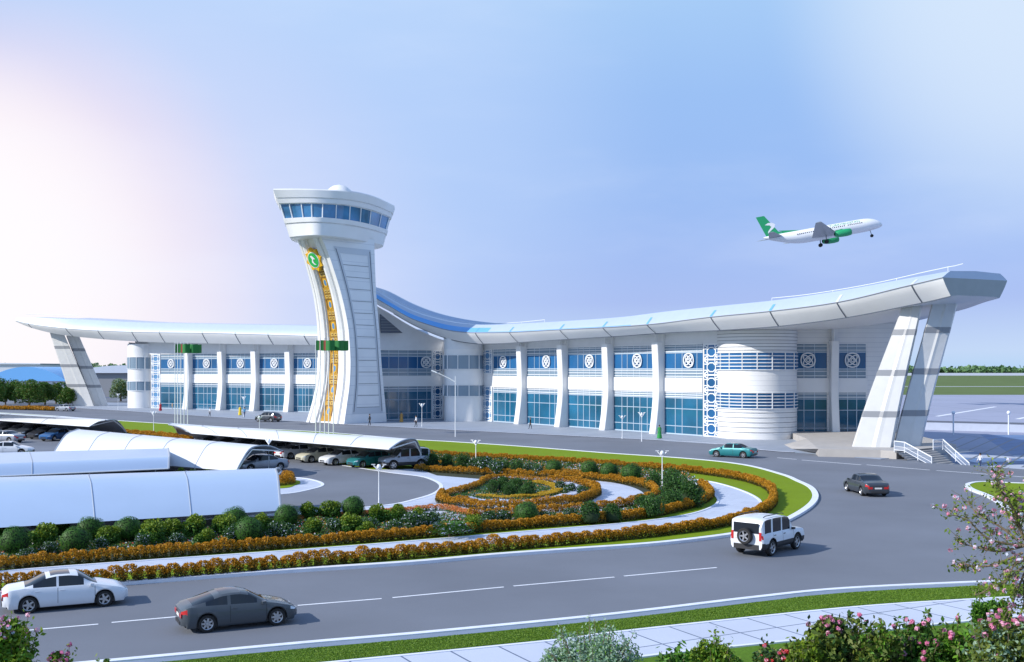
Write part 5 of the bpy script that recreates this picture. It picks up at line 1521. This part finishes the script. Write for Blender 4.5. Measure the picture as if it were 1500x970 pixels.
P_(265, 641.5, 8.5, 250, 'dark-clad person at the orange hedge beyond the canopies', 'cloth_black', 'cloth_black', z=.12)
p = GZ(1435.5, 690); p = Vector((49.3, 115, LOW)); person(p, R(200), 1.72, 'person in white shirt and blue trousers on the terrace at the right', 'cloth_white', 'cloth_navy', phone=True)
p = G(1435.5, 690, LOW)

# ------------------------------------------------------------------ hedges
def hedge(name, label, path, w, h, sp, dens, seed, top='leaf_gold', low='leaf_brown', size=.05, cat='hedge', goldfrac=.25, grp=None, z0=.126):
    rs = np.random.RandomState(seed); pts = resample(path, sp); PP, MI = [], []
    for i, p in enumerate(pts):
        n_ = int(dens*sp*w*h*11)
        a = rs.rand(n_)*2*math.pi; u = rs.rand(n_)**.8; sc = 1+.10*rs.randn()*.8
        prof = np.sqrt(np.clip(1-(u*.97)**5, 0, 1))*(.88+.12*np.sin(np.pi*np.minimum(u*1.5, 1)))
        rad = prof*(.25+.79*rs.rand(n_)**.6)
        d = (pts[min(i+1, len(pts)-1)]-pts[max(i-1, 0)]).normalized(); q = Vector((-d.y, d.x, 0))
        ex = 2/3.2; x = np.sign(np.cos(a))*np.abs(np.cos(a))**ex*rad*sp*.68; y = np.sign(np.sin(a))*np.abs(np.sin(a))**ex*rad*w*.46*sc
        jx = rs.randn()*.07*sp
        PP.append(np.stack([p.x+d.x*(x+jx)+q.x*y, p.y+d.y*(x+jx)+q.y*y, z0+u*h*sc], 1))
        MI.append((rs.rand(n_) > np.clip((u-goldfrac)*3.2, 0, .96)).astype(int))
    P = np.concatenate(PP); mi = np.concatenate(MI)
    c0 = Vector(pts[len(pts)//2]); 
    nr = np.tile(np.array([-.3, -.4, .6]), (len(P), 1))
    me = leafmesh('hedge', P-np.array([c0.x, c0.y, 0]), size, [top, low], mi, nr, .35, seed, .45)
    o = link('hedge', me); o.location = (c0.x, c0.y, 0); o.name = name
    return tag(o, label, cat, grp)
def sub(path, i0, i1): return path[i0:i1]
HO = catmull(GL([(-200, 882), (0, 865), (180, 852), (450, 830), (600, 818), (763, 804), (925, 789.5), (1040, 775), (1095, 761.5), (1125, 748), (1133, 735), (1130, 722), (1112, 711.5), (1075, 702), (1007, 692.5), (925, 686), (803, 678), (700, 672), (624, 668)], .12), 6)
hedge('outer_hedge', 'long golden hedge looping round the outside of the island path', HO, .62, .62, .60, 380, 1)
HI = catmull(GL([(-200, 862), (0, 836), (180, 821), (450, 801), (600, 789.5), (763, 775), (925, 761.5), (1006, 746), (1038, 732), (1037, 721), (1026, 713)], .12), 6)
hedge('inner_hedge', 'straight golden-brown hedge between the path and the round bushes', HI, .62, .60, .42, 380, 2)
H3 = catmull(GL([(612, 690), (690, 695), (762, 698), (844, 702), (905, 707.5), (946, 715), (962, 726), (942, 737), (901, 746), (844, 752), (760, 757), (690, 759)], .13), 6)
hedge('loop_hedge', 'golden hedge curling round the inner paved loop', H3, .6, .62, .5, 260, 3)
H4 = catmull(GL([(648, 730), (646, 737), (680, 743), (722, 747.5), (783, 746), (844, 739), (872, 728), (872, 720), (845, 712), (800, 708)], .13), 6)
hedge('medallion_hedge', 'golden hedge forming the crescent rim of the medallion bed', H4, .62, .68, .5, 300, 4)
H5 = catmull(GL([(648, 730), (675, 722), (700, 714), (712, 706), (740, 703), (800, 708)], .13), 6)
hedge('medallion_hedge', 'golden hedge along the straight left side of the medallion bed', H5, .5, .5, .5, 260, 5)
hedge('flower_border', 'bright orange flower border behind the clipped bushes beside the car park', catmull(GL([(430, 764), (540, 756), (600, 751), (650, 748), (700, 758), (760, 757)], .13), 5), .7, .38, .5, 260, 6, top='petal_orange', low='leaf_green', cat='flower border')
hedge('back_hedge', 'low orange hedge behind the far row of round bushes', catmull(GL([(624, 679), (700, 685), (760, 690), (850, 696), (925, 702)], .13), 5), .7, .45, .55, 180, 7)
hedge('car_park_hedge', 'short golden hedge on the small car-park island', catmull(GL([(380, 712), (410, 711), (425, 708), (418, 704)], .17), 5), 1.0, .8, .5, 160, 8, goldfrac=.1)
hedge('planting_strip_hedge', 'golden hedge on the planting strip left of the tunnel canopy', catmull(GL([(-60, 684), (0, 683), (20, 684)], .17), 5), .9, .6, .5, 140, 9, goldfrac=.1)
hedge('roadside_hedge', 'golden hedge line on the lawn beyond the far-left canopy', catmull(GL([(180, 639), (230, 643), (280, 650)], .12), 5), 1.1, .9, .8, 60, 10, goldfrac=.1, size=.09)
hedge('roadside_hedge', 'low orange hedge under the dark trees at the far left', catmull(GL([(-60, 598), (0, 600), (50, 601), (78, 602)], .0), 5), 1.6, .9, 1.2, 18, 11, goldfrac=.1, size=.16, z0=0)
hedge('roadside_hedge', 'dark green hedge line on the lawn behind the arch of the far-left canopy', catmull(GL([(186, 646), (222, 650), (240, 652)], .12), 5), 1.2, .9, .8, 60, 12, top='leaf_green', low='leaf_dark', size=.09)

# ------------------------------------------------------------------ bushes
def lumps(N, r, hgt, k, seed, spread=.62, lr=.42):
    rs = np.random.RandomState(seed); out, nn = [], []
    for i in range(k):
        a = rs.rand()*6.283; q = math.sqrt(rs.rand())*spread; z = rs.rand()
        q *= math.sqrt(max(.05, 1-(z*.85)**2))
        c_ = np.array([r*q*math.cos(a), r*q*math.sin(a), hgt*(.30+.45*z)])
        P, d = ball_points(N//k, r*lr*(.75+.5*rs.rand()), seed*31+i, min(hgt/r*.55+.25, 1.1), .15, c_)
        out.append(P); nn.append(d)
    P = np.concatenate(out); P[:, 2] = np.maximum(P[:, 2], .02)
    return P, np.concatenate(nn)
PROTO = {}
def bush_proto(kind):
    """unit bushes, one metre radius, standing on z=0"""
    v = rnd.randrange(2); key = (kind, v)
    if key in PROTO: return PROTO[key]
    sd = 50+len(PROTO)*7
    if kind == 'ball':
        P, d = ball_points(3200, .97, sd, .92, .11, (0, 0, .86)); me = leafmesh('foliage', P, .055, ['leaf_green'], None, d, .45, sd)
    elif kind == 'dark':
        P, d = lumps(2800, 1.0, 1.5, 8, sd, .5, .5); me = leafmesh('foliage', P, .07, ['leaf_dark', 'leaf_green'], np.random.RandomState(sd).rand(len(P)) < .3, d, .3, sd)
    elif kind == 'yellow':
        P, d = lumps(2600, 1.0, 1.5, 11, sd, .6, .40); me = leafmesh('foliage', P, .085, ['leaf_yellow', 'leaf_green'], (P[:, 2]/1.5+.35*np.random.RandomState(sd).rand(len(P))) < .75, d, .25, sd)
    elif kind == 'white':
        P, d = lumps(2400, 1.0, 1.3, 9, sd, .6, .42); rs = np.random.RandomState(sd); me = leafmesh('foliage', P, .07, ['leaf_dark', 'petal_white'], rs.rand(len(P)) < .10, d, .25, sd)
    elif kind == 'silver':
        P, d = lumps(2600, 1.0, 1.3, 14, sd, .65, .34); me = leafmesh('foliage', P, .06, ['leaf_silver'], None, d, .2, sd)
    elif kind == 'fountain':   # arching strap leaves
        rs = np.random.RandomState(sd); PP = []; nr = []
        for i in range(170):
            a = rs.rand()*6.283; L = .8+.5*rs.rand(); up = .9+.7*rs.rand()
            for t in np.linspace(.15, 1, 14):
                PP.append((math.cos(a)*L*t, math.sin(a)*L*t, up*1.5*t-1.25*t*t*up+.03)); nr.append((-math.cos(a)*.5, -math.sin(a)*.5, .8))
        P = np.array(PP); me = leafmesh('foliage', P, .085, ['leaf_green', 'petal_white'], np.random.RandomState(sd).rand(len(P)) < .10, np.array(nr), .7, sd, .35)
    core = None
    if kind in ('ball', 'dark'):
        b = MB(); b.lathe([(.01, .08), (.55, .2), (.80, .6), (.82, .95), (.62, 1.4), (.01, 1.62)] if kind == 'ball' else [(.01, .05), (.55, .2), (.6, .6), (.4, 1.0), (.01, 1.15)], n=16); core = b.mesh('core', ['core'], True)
    b = MB(); b.tube([(0, 0, -.05), (0, .02, .25), (.03, 0, .7)], [.06, .05, .02], 6)
    for q in range(4): b.tube([(0, .01, .2), (.25*math.cos(q*1.6), .25*math.sin(q*1.6), .6)], [.03, .012], 5)
    PROTO[key] = (me, core, b.mesh('stem', ['bark'])); return PROTO[key]
def bush(px, cy, rpx, kind, label, z=.126, grp=None, name=None, hs=1.0):
    Yb = G(px, cy+rpx*.85, z); r = rpx*Yb.y/F*(1.28 if kind in ('yellow', 'white') else 1.04)
    me, core, stem = bush_proto(kind)
    o = empty({'ball': 'clipped_bush', 'dark': 'dense_bush', 'yellow': 'yellow_green_shrub', 'white': 'white_flowering_shrub', 'silver': 'silver_shrub', 'fountain': 'fountain_shrub'}[kind] if not name else name, Yb, rnd.random()*6.28)
    o.scale = (r, r, r*hs); link('foliage', me, o); link('stem', stem, o)
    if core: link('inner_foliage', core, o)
    return tag(o, label, 'bush' if kind in ('ball', 'dark') else 'shrub', grp)
ORD = ['first', 'second', 'third', 'fourth', 'fifth', 'sixth', 'seventh', 'eighth', 'ninth', 'tenth', 'eleventh', 'twelfth', 'thirteenth', 'fourteenth', 'fifteenth', 'sixteenth', 'seventeenth', 'eighteenth', 'nineteenth', 'twentieth', 'twenty-first', 'twenty-second']
def bushes(lst, kind, desc, place_, grp, **k):
    lst = sorted(lst)
    for i, t in enumerate(lst): bush(*t, kind, f'{desc}, {ORD[i]} from the left {place_}', grp=grp, **k)
BG = 'shrubs in the bed behind the near hedge'
bushes([(22, 794, 23), (111, 793, 22), (132, 776, 20), (187, 777, 21), (345, 762, 20), (365, 778, 22), (420, 757, 19), (517, 744, 18), (771, 753, 19)], 'ball', 'round clipped dark green bush', 'behind the near hedge', BG)
bushes([(63, 787, 22), (219, 781, 20), (249, 777, 18), (282, 773, 20), (325, 772, 18), (387, 767, 16), (454, 750, 15), (484, 748, 15), (514, 770, 19), (556, 755, 17), (580, 752, 14), (458, 773, 15), (8, 776, 16), (88, 771, 17), (160, 786, 16), (300, 789, 15), (535, 777, 14), (610, 757, 14), (690, 768, 14)], 'yellow', 'loose yellow-green shrub', 'behind the near hedge', BG)
bushes([(75, 803, 12), (340, 782, 16), (408, 778, 18), (425, 778, 15), (545, 770, 15), (600, 765, 18), (628, 762, 16), (716, 759, 14), (735, 758, 13), (490, 772, 15), (40, 812, 12), (145, 797, 12), (205, 793, 13), (262, 790, 12), (385, 786, 12), (575, 773, 14), (800, 758, 12), (835, 753, 12)], 'white', 'white-flecked dark shrub', 'behind the near hedge', BG)
bush(658, 763, 28, 'fountain', 'arching variegated shrub with long leaves, the widest behind the near hedge', grp=BG)
BG2 = 'shrubs at the island tip'
bushes([(864, 750, 21), (897, 751, 17), (954, 741, 20), (958, 704, 15), (984, 700, 17), (985, 732, 18), (988, 716, 24), (1011, 722, 24), (940, 735, 13)], 'dark', 'dense dark green bush', 'at the island tip', BG2)
BG3 = 'round bushes in the far row'
bushes([(811, 686, 13), (864, 688, 14), (893, 691, 14), (925, 694, 16)], 'ball', 'round clipped bush', 'in the far row by the golden hedge', BG3)
bushes([(633, 673, 15), (655, 675, 13), (677, 675, 14), (757, 684, 13), (738, 683, 12)], 'dark', 'low dark bush', 'in the far row beside the long canopy', BG3)
bushes([(712, 681, 16), (726, 686, 13), (697, 680, 12), (775, 688, 11), (790, 690, 10)], 'white', 'pale flecked shrub', 'in the far row behind the lamp', BG3)
bushes([(722, 712, 12), (738, 709, 14), (757, 711, 14), (775, 714, 12), (745, 717, 12), (768, 720, 11)], 'dark', 'dark blue-green shrub', 'inside the medallion bed', 'shrubs in the medallion bed')
bushes([(835, 716, 10), (850, 719, 10), (822, 712, 9)], 'white', 'small flowering shrub', 'at the right tip of the medallion bed', 'shrubs in the medallion bed')
bushes([(30, 677, 10), (42, 672, 12), (60, 674, 11), (88, 675, 9)], 'ball', 'green bush', 'on the planting strip left of the tunnel canopy', 'bushes on the planting strip')
bushes([(263, 693, 8), (282, 694, 7), (305, 695, 7), (115, 679, 8)], 'yellow', 'small green bush', 'between the tunnel canopy and the near ones', 'bushes on the planting strip')
# flower carpets
def carpet(name, label, poly, n, mats, prob, seed, h=.25, size=.05, z0=.13):
    from mathutils.geometry import intersect_point_tri_2d
    rs = np.random.RandomState(seed); pts = [Vector((p.x, p.y, 0)) for p in poly]; tr = tessellate_polygon([pts]); ar = []
    for t in tr: A, B_, C_ = (pts[i] for i in t); ar.append(abs((B_-A).cross(C_-A).z)/2)
    ar = np.array(ar); ch = rs.choice(len(tr), n, p=ar/ar.sum()); T = np.array([[[pts[i].x, pts[i].y, 0] for i in t] for t in tr])
    u = rs.rand(n, 2); fl = u.sum(1) > 1; u[fl] = 1-u[fl]; T = T[ch]
    P = T[:, 0]+(T[:, 1]-T[:, 0])*u[:, :1]+(T[:, 2]-T[:, 0])*u[:, 1:]
    P[:, 2] = z0+h*rs.rand(n)**.6*(.6+.4*np.sin(P[:, 0]*2.1)*np.cos(P[:, 1]*1.7))
    o = link(name, leafmesh(name, P, size, mats, rs.choice(len(mats), n, p=prob), np.tile([0, 0, 1.], (n, 1)), .3, seed)); return tag(o, label, 'flowers', kind='stuff')
front_bed = GL([(-200, 850), (0, 832), (200, 817), (450, 797), (600, 785), (763, 771), (925, 757), (1000, 742), (1030, 728), (1020, 716), (1000, 704), (960, 698), (965, 726), (940, 742), (901, 750), (844, 757), (700, 763), (640, 760), (560, 755), (420, 766), (200, 785), (0, 800), (-200, 815)])
carpet('ground_cover', 'low dark planting with white and red flowers between the bushes', front_bed, 60000, ['leaf_dark', 'leaf_green', 'leaf_yellow', 'petal_white', 'petal_red', 'petal_orange'], [.42, .30, .12, .07, .02, .07], 21, .35, .06)
carpet('ground_cover', 'low dark planting with pale flowers in the far bed', GL([(615, 668), (700, 673), (803, 680), (925, 689), (1007, 697), (1026, 712), (1000, 706), (960, 706), (905, 704), (844, 698), (700, 691), (620, 687)]), 26000, ['leaf_dark', 'leaf_green', 'petal_orange', 'petal_white'], [.5, .3, .12, .08], 22, .35, .08)
med = GL([(650, 733), (690, 742), (735, 745), (790, 742), (845, 735), (868, 725), (860, 717), (800, 708), (740, 704), (712, 707), (690, 720)])
carpet('ground_cover', 'dark planting filling the medallion bed', med, 22000, ['leaf_dark', 'leaf_green', 'petal_orange'], [.6, .32, .08], 23, .2, .06)
def ribbon(name, label, pxs, w, n, m, seed, h=.3, z0=.2):
    path = catmull(GL(pxs, .13), 6); poly = offset_line(path, w/2)+offset_line(path, -w/2)[::-1]
    return carpet(name, label, poly, n, m, [1/len(m)]*len(m), seed, h, .05, z0)
ribbon('white_flower_band', 'band of white flowers curving round the medallion bed', [(676, 733), (722, 739), (780, 738.5), (830, 730), (846, 722), (838, 714), (805, 707)], .7, 9000, ['petal_white'], 24, .2, .3)
ribbon('yellow_flower_band', 'yellow flower band inside the white one in the medallion bed', [(700, 729), (745, 731.5), (790, 729), (815, 722), (810, 714), (780, 709)], .8, 8000, ['petal_yellow'], 25, .2, .28)
carpet('grass', 'rough mown grass on the near verge', offset_line(FK, -.75)[3:52]+offset_line(WT, .25)[::-1], 150000, ['blade', 'leaf_yellow'], [.9, .1], 26, .05, .022, .10)

# ------------------------------------------------------------------ foreground planting
M['petal_magenta'] = leafmat('magenta_petal', (.60, .10, .25), (.70, .22, .40))
def flowers(tips, r, npet, m, seed, name='blossom'):
    rs = np.random.RandomState(seed); PP = []; NN = []
    for t in tips:
        for i in range(npet):
            d = rs.normal(size=3); d /= np.linalg.norm(d); PP.append(np.array(t)+d*r*.6); NN.append(d)
    return leafmesh(name, np.array(PP), r*.62, m, rs.rand(len(PP)) < .35, np.array(NN), .7, seed, .7)
def big_shrub(name, label, px, top_py, Y, rpx, leafm, seed, n=7000, flower=None, nf=40, leaf=.055, k=16, cat='shrub', twigs=14, grp=None, frac=.3, zg=.1):
    rs = np.random.RandomState(seed); X = (px-750)*Y/F; zt = H-(top_py-HY)*Y/F; r = rpx*Y/F; hgt = zt-zg
    o = empty(name, (X, Y, zg))
    P, d = lumps(n, r, hgt*.92, int(k*1.6), seed, .82, .23)
    P[:, 2] *= hgt/max(P[:, 2].max(), .1)
    me = leafmesh('foliage', P, leaf, leafm, rs.rand(len(P)) < frac if len(leafm) > 1 else None, d, .2, seed); link('foliage', me, o)
    b = MB(); tips = []; LP = []
    for i in range(twigs):
        a = rs.rand()*6.283; q = rs.rand()**.5*.75; tx, ty = r*q*math.cos(a), r*q*math.sin(a); tz = hgt*(.80+.38*rs.rand())*(1-.35*q*q)
        p0 = Vector((tx*.15, ty*.15, 0)); p1 = Vector((tx*.6, ty*.6, tz*.55)); p2 = Vector((tx*1.05, ty*1.05, tz))
        b.tube(catmull([p0, p1, p2], 4), [.03, .028, .025, .022, .018, .014, .011, .008, .006], 5)
        tips.append(p2)
        for j_ in range(26): t = .5+.5*rs.rand(); q_ = p1.lerp(p2, t); LP.append(np.array(q_)+rs.normal(size=3)*.07)
    b.build('branches', ['bark'], o)
    link('twig_leaves', leafmesh('twig_leaves', np.array(LP), leaf, leafm, None if len(leafm) < 2 else rs.rand(len(LP)) < frac, None, 0, seed+1), o)
    if flower:
        idx = np.argsort(-(P[:, 2]+rs.rand(len(P))*hgt*.9-P[:, 1]*.4))[:nf*3]; idx = rs.choice(idx, nf, replace=False)
        ft = [P[i]*1.04 for i in idx]+[np.array(t) for t in tips[::3]]
        link('blossom', flowers(ft, .085, 9, flower, seed), o)
    return tag(o, label, cat, grp)
PF = ['petal_pink', 'petal_white']; PM = ['petal_pink', 'petal_magenta']
big_shrub('flowering_shrub', 'yellow-green shrub with pink and white blossom in the lower left corner', 12, 908, 27, 52, ['leaf_yellow', 'leaf_spring'], 301, 8000, PF, 34, k=18, leaf=.07)
big_shrub('flowering_shrub', 'low pink-flowered shrub at the bottom edge beside the corner blossom', 92, 955, 27, 26, ['leaf_olive', 'leaf_spring'], 302, 3500, PM, 9, k=9)
big_shrub('low_shrub', 'tips of a yellow-green plant at the bottom edge below the grey coupe', 155, 966, 27, 22, ['leaf_yellow', 'leaf_spring'], 303, 2000, None, 0, k=6)
big_shrub('silver_shrub', 'silvery green rounded shrub at the bottom centre', 868, 921, 28, 92, ['leaf_silver', 'leaf_spring'], 304, 16000, None, 0, leaf=.045, k=34, frac=.15, twigs=40)
big_shrub('bright_shrub', 'bright yellow-green shrub at the bottom edge right of the silver one', 1048, 938, 28, 44, ['leaf_yellow', 'leaf_spring'], 305, 7000, None, 0, k=14, twigs=18)
big_shrub('flowering_shrub', 'low shrub with red and pink blossom between the bright and the olive shrub', 1132, 950, 28, 50, ['leaf_dark', 'leaf_olive'], 306, 6000, ['petal_red', 'petal_pink'], 14, k=14, leaf=.07)
big_shrub('flowering_shrub', 'olive shrub with pink blossom standing before the footway', 1232, 908, 28, 62, ['leaf_olive', 'leaf_dark'], 307, 10000, PM, 10, leaf=.085, k=19, twigs=34)
big_shrub('flowering_shrub', 'dark green shrub with pink blossom right of the olive shrub', 1345, 912, 28, 66, ['leaf_green', 'leaf_olive'], 308, 11000, PM, 12, leaf=.08, k=20, twigs=34)
big_shrub('dense_shrub', 'dense bright green round shrub near the right edge by the footway end', 1448, 878, 28.5, 40, ['leaf_spring', 'leaf_green'], 309, 9000, None, 0, k=16, frac=.6)
big_shrub('flowering_shrub', 'pink-flowered shrub filling the lower right corner', 1480, 905, 25, 80, ['leaf_olive', 'leaf_silver'], 310, 12000, PM, 26, k=20, leaf=.07)
for i, (px, ty, r, mt, sd) in enumerate(((1180, 940, 40, ['leaf_yellow', 'leaf_olive'], 320), (1290, 925, 42, ['leaf_olive', 'leaf_spring'], 321), (1402, 928, 44, ['leaf_spring', 'leaf_olive'], 322), (985, 957, 40, ['leaf_green', 'leaf_spring'], 323))):
    big_shrub('leafy_shrub', ('broad-leaved light green shrub between the red-flowered and the olive shrub', 'leafy olive shrub between the two pink-flowered shrubs at the bottom', 'leafy green shrub left of the lower right corner mass', 'low green shrub at the bottom edge between the silver and the bright shrub')[i], px, ty, 27.5, r, mt, sd, 6500, PM if i == 2 else None, 6, leaf=.085, k=14, twigs=26)
# blossoming tree at the right edge
def blossom_tree():
    rs = random.Random(5); Y = 26.0; s = Y/F
    base = Vector(((1500-750)*s, Y, .1)); o = empty('blossom_tree', base)
    def W_(px, py, dy=0.0): return Vector(((px-750)*s, Y+dy, H-(py-HY)*s))-base
    b = MB(); tips = []; LP = []
    trunk = catmull([Vector((0, 0, -.1)), Vector((.15, 0, 1.3)), W_(1512, 850), W_(1500, 790)], 5)
    b.tube(trunk, [.11-.006*i for i in range(len(trunk))], 8)
    targets = [((1495, 800), (1450, 790), (1422, 764), (1396, 755)), ((1498, 810), (1455, 830), (1428, 832), (1412, 840)), ((1500, 790), (1478, 745), (1452, 715), (1436, 692)), ((1500, 790), (1490, 750), (1480, 718), (1474, 694)), ((1502, 800), (1500, 740), (1503, 700), (1508, 682)),
               ((1500, 830), (1470, 850), (1445, 862), (1425, 870)), ((1505, 830), (1480, 870), (1462, 900), (1440, 905)), ((1500, 800), (1476, 776), (1450, 760), (1440, 742)), ((1500, 850), (1495, 880), (1480, 905), (1470, 925)), ((1510, 800), (1535, 760), (1545, 720), (1550, 700)), ((1500, 800), (1470, 810), (1440, 806), (1418, 800)), ((1510, 830), (1540, 840), (1560, 830), (1580, 820)),
               ((1502, 790), (1488, 770), (1470, 752), (1462, 722)), ((1502, 820), (1478, 825), (1458, 846), (1438, 850))]
    for t in targets:
        dy = rs.uniform(-1.0, 1.0); pts = [W_(*q, dy*i/3) for i, q in enumerate(t)]
        c_ = catmull(pts, 6); b.tube(c_, [.034-.0014*i for i in range(len(c_))], 6)
        for i in range(3, len(c_)):
            for q in range(2):
                d = Vector((rs.uniform(-1, 1), rs.uniform(-1, 1), rs.uniform(-.3, 1))).normalized(); L = rs.uniform(.15, .5)
                p2 = c_[i]+d*L; b.tube([c_[i], c_[i]+d*L*.5+Vector((0, 0, .03)), p2], [.008, .006, .003], 4)
                tips.append(p2)
                for _ in range(5): LP.append(np.array(c_[i].lerp(p2, rs.uniform(.3, 1.1)))+np.array([rs.gauss(0, .05) for _ in range(3)]))
        tips.append(c_[-1])
    b.build('trunk', ['bark'], o)
    link('foliage', leafmesh('foliage', np.array(LP), .05, ['leaf_olive', 'leaf_yellow'], np.random.RandomState(1).rand(len(LP)) < .6, None, 0, 77), o)
    rs2 = random.Random(9); ft = [np.array(t) for t in tips if rs2.random() < .30]
    link('blossom', flowers(ft, .075, 9, PF, 78), o)
    tag(o, 'pink blossoming tree reaching in from the right edge over the road', 'tree')
blossom_tree()

# ------------------------------------------------------------------ trees
def tree(name, label, px, cy, rpx, Y, seed, mats, zb=0.0, n=5200, leaf=.22, grp=None, asp=1.15):
    rs = np.random.RandomState(seed); X = (px-750)*Y/F; r = rpx*Y/F; zt = H-(cy-rpx*asp-HY)*Y/F
    o = empty(name, (X, Y, zb)); hgt = zt-zb
    P, d = lumps(n, r*1.05, hgt*.95, 15, seed, .62, .40); P[:, 2] = np.maximum(P[:, 2], hgt*.10+rs.rand(len(P))*.3)
    link('crown', leafmesh('crown', P, leaf, mats, rs.rand(len(P)) < .4 if len(mats) > 1 else None, d, .25, seed), o)
    b = MB(); b.tube([(0, 0, 0), (.05, 0, hgt*.3), (.1, .1, hgt*.7)], [.05*r+.08, .04*r+.05, .03], 8)
    for q in range(6): a = q*1.05; b.tube([(.03, 0, hgt*.25), (r*.35*math.cos(a), r*.35*math.sin(a), hgt*.5), (r*.6*math.cos(a), r*.6*math.sin(a), hgt*.68)], [.07, .05, .02], 5)
    b.build('trunk', ['bark'], o)
    return tag(o, label, 'tree', grp)
TG = 'dark trees at the left edge'
for i, (px, cy, r) in enumerate(((-8, 580, 26), (8, 574, 16), (22, 577, 19), (43, 577, 24), (66, 581, 20), (82, 577, 18), (100, 583, 15))):
    if px < -5: lab = 'dark green tree cut by the left edge of the picture'
    else: lab = f'dark green bushy tree, {ORD[i]} from the left in front of the hangar'
    tree('bushy_tree', lab, px, cy, r, 262+(i % 3)*9, 400+i, ['leaf_green', 'leaf_olive'], grp=TG)
tree('pale_tree', 'pale olive tree behind the lamp left of the terminal', 177, 574, 21, 300, 420, ['leaf_olive', 'leaf_silver'], n=4200)
# far belts of trees
def belt(name, label, x0, x1, Y, hgt, n, seed, leaf):
    rs = np.random.RandomState(seed); x = x0+(x1-x0)*rs.rand(n); k = rs.rand(60)*6.28
    hh = hgt*(.72+.28*np.sin(x*.021+k[0])*np.sin(x*.057+k[1])+.22*np.sin(x*.13+k[2])*np.sin(x*.31+k[3]))
    P = np.stack([x, Y+rs.randn(n)*25, LOW+np.maximum(rs.rand(n)**.75*hh, .3)], 1)
    o = link(name, leafmesh(name, P, leaf, ['leaf_far'], None, np.tile([-.3, -.6, .5], (n, 1)), .3, seed, .8)); return tag(o, label, 'tree belt', kind='stuff')
belt('far_woodland', 'distant belt of green trees beyond the runway', -1900, 1900, 2700, 17, 26000, 31, 4.5)
belt('far_woodland', 'taller distant trees behind the hangar on the left', -900, -480, 1500, 17, 8000, 32, 2.6)
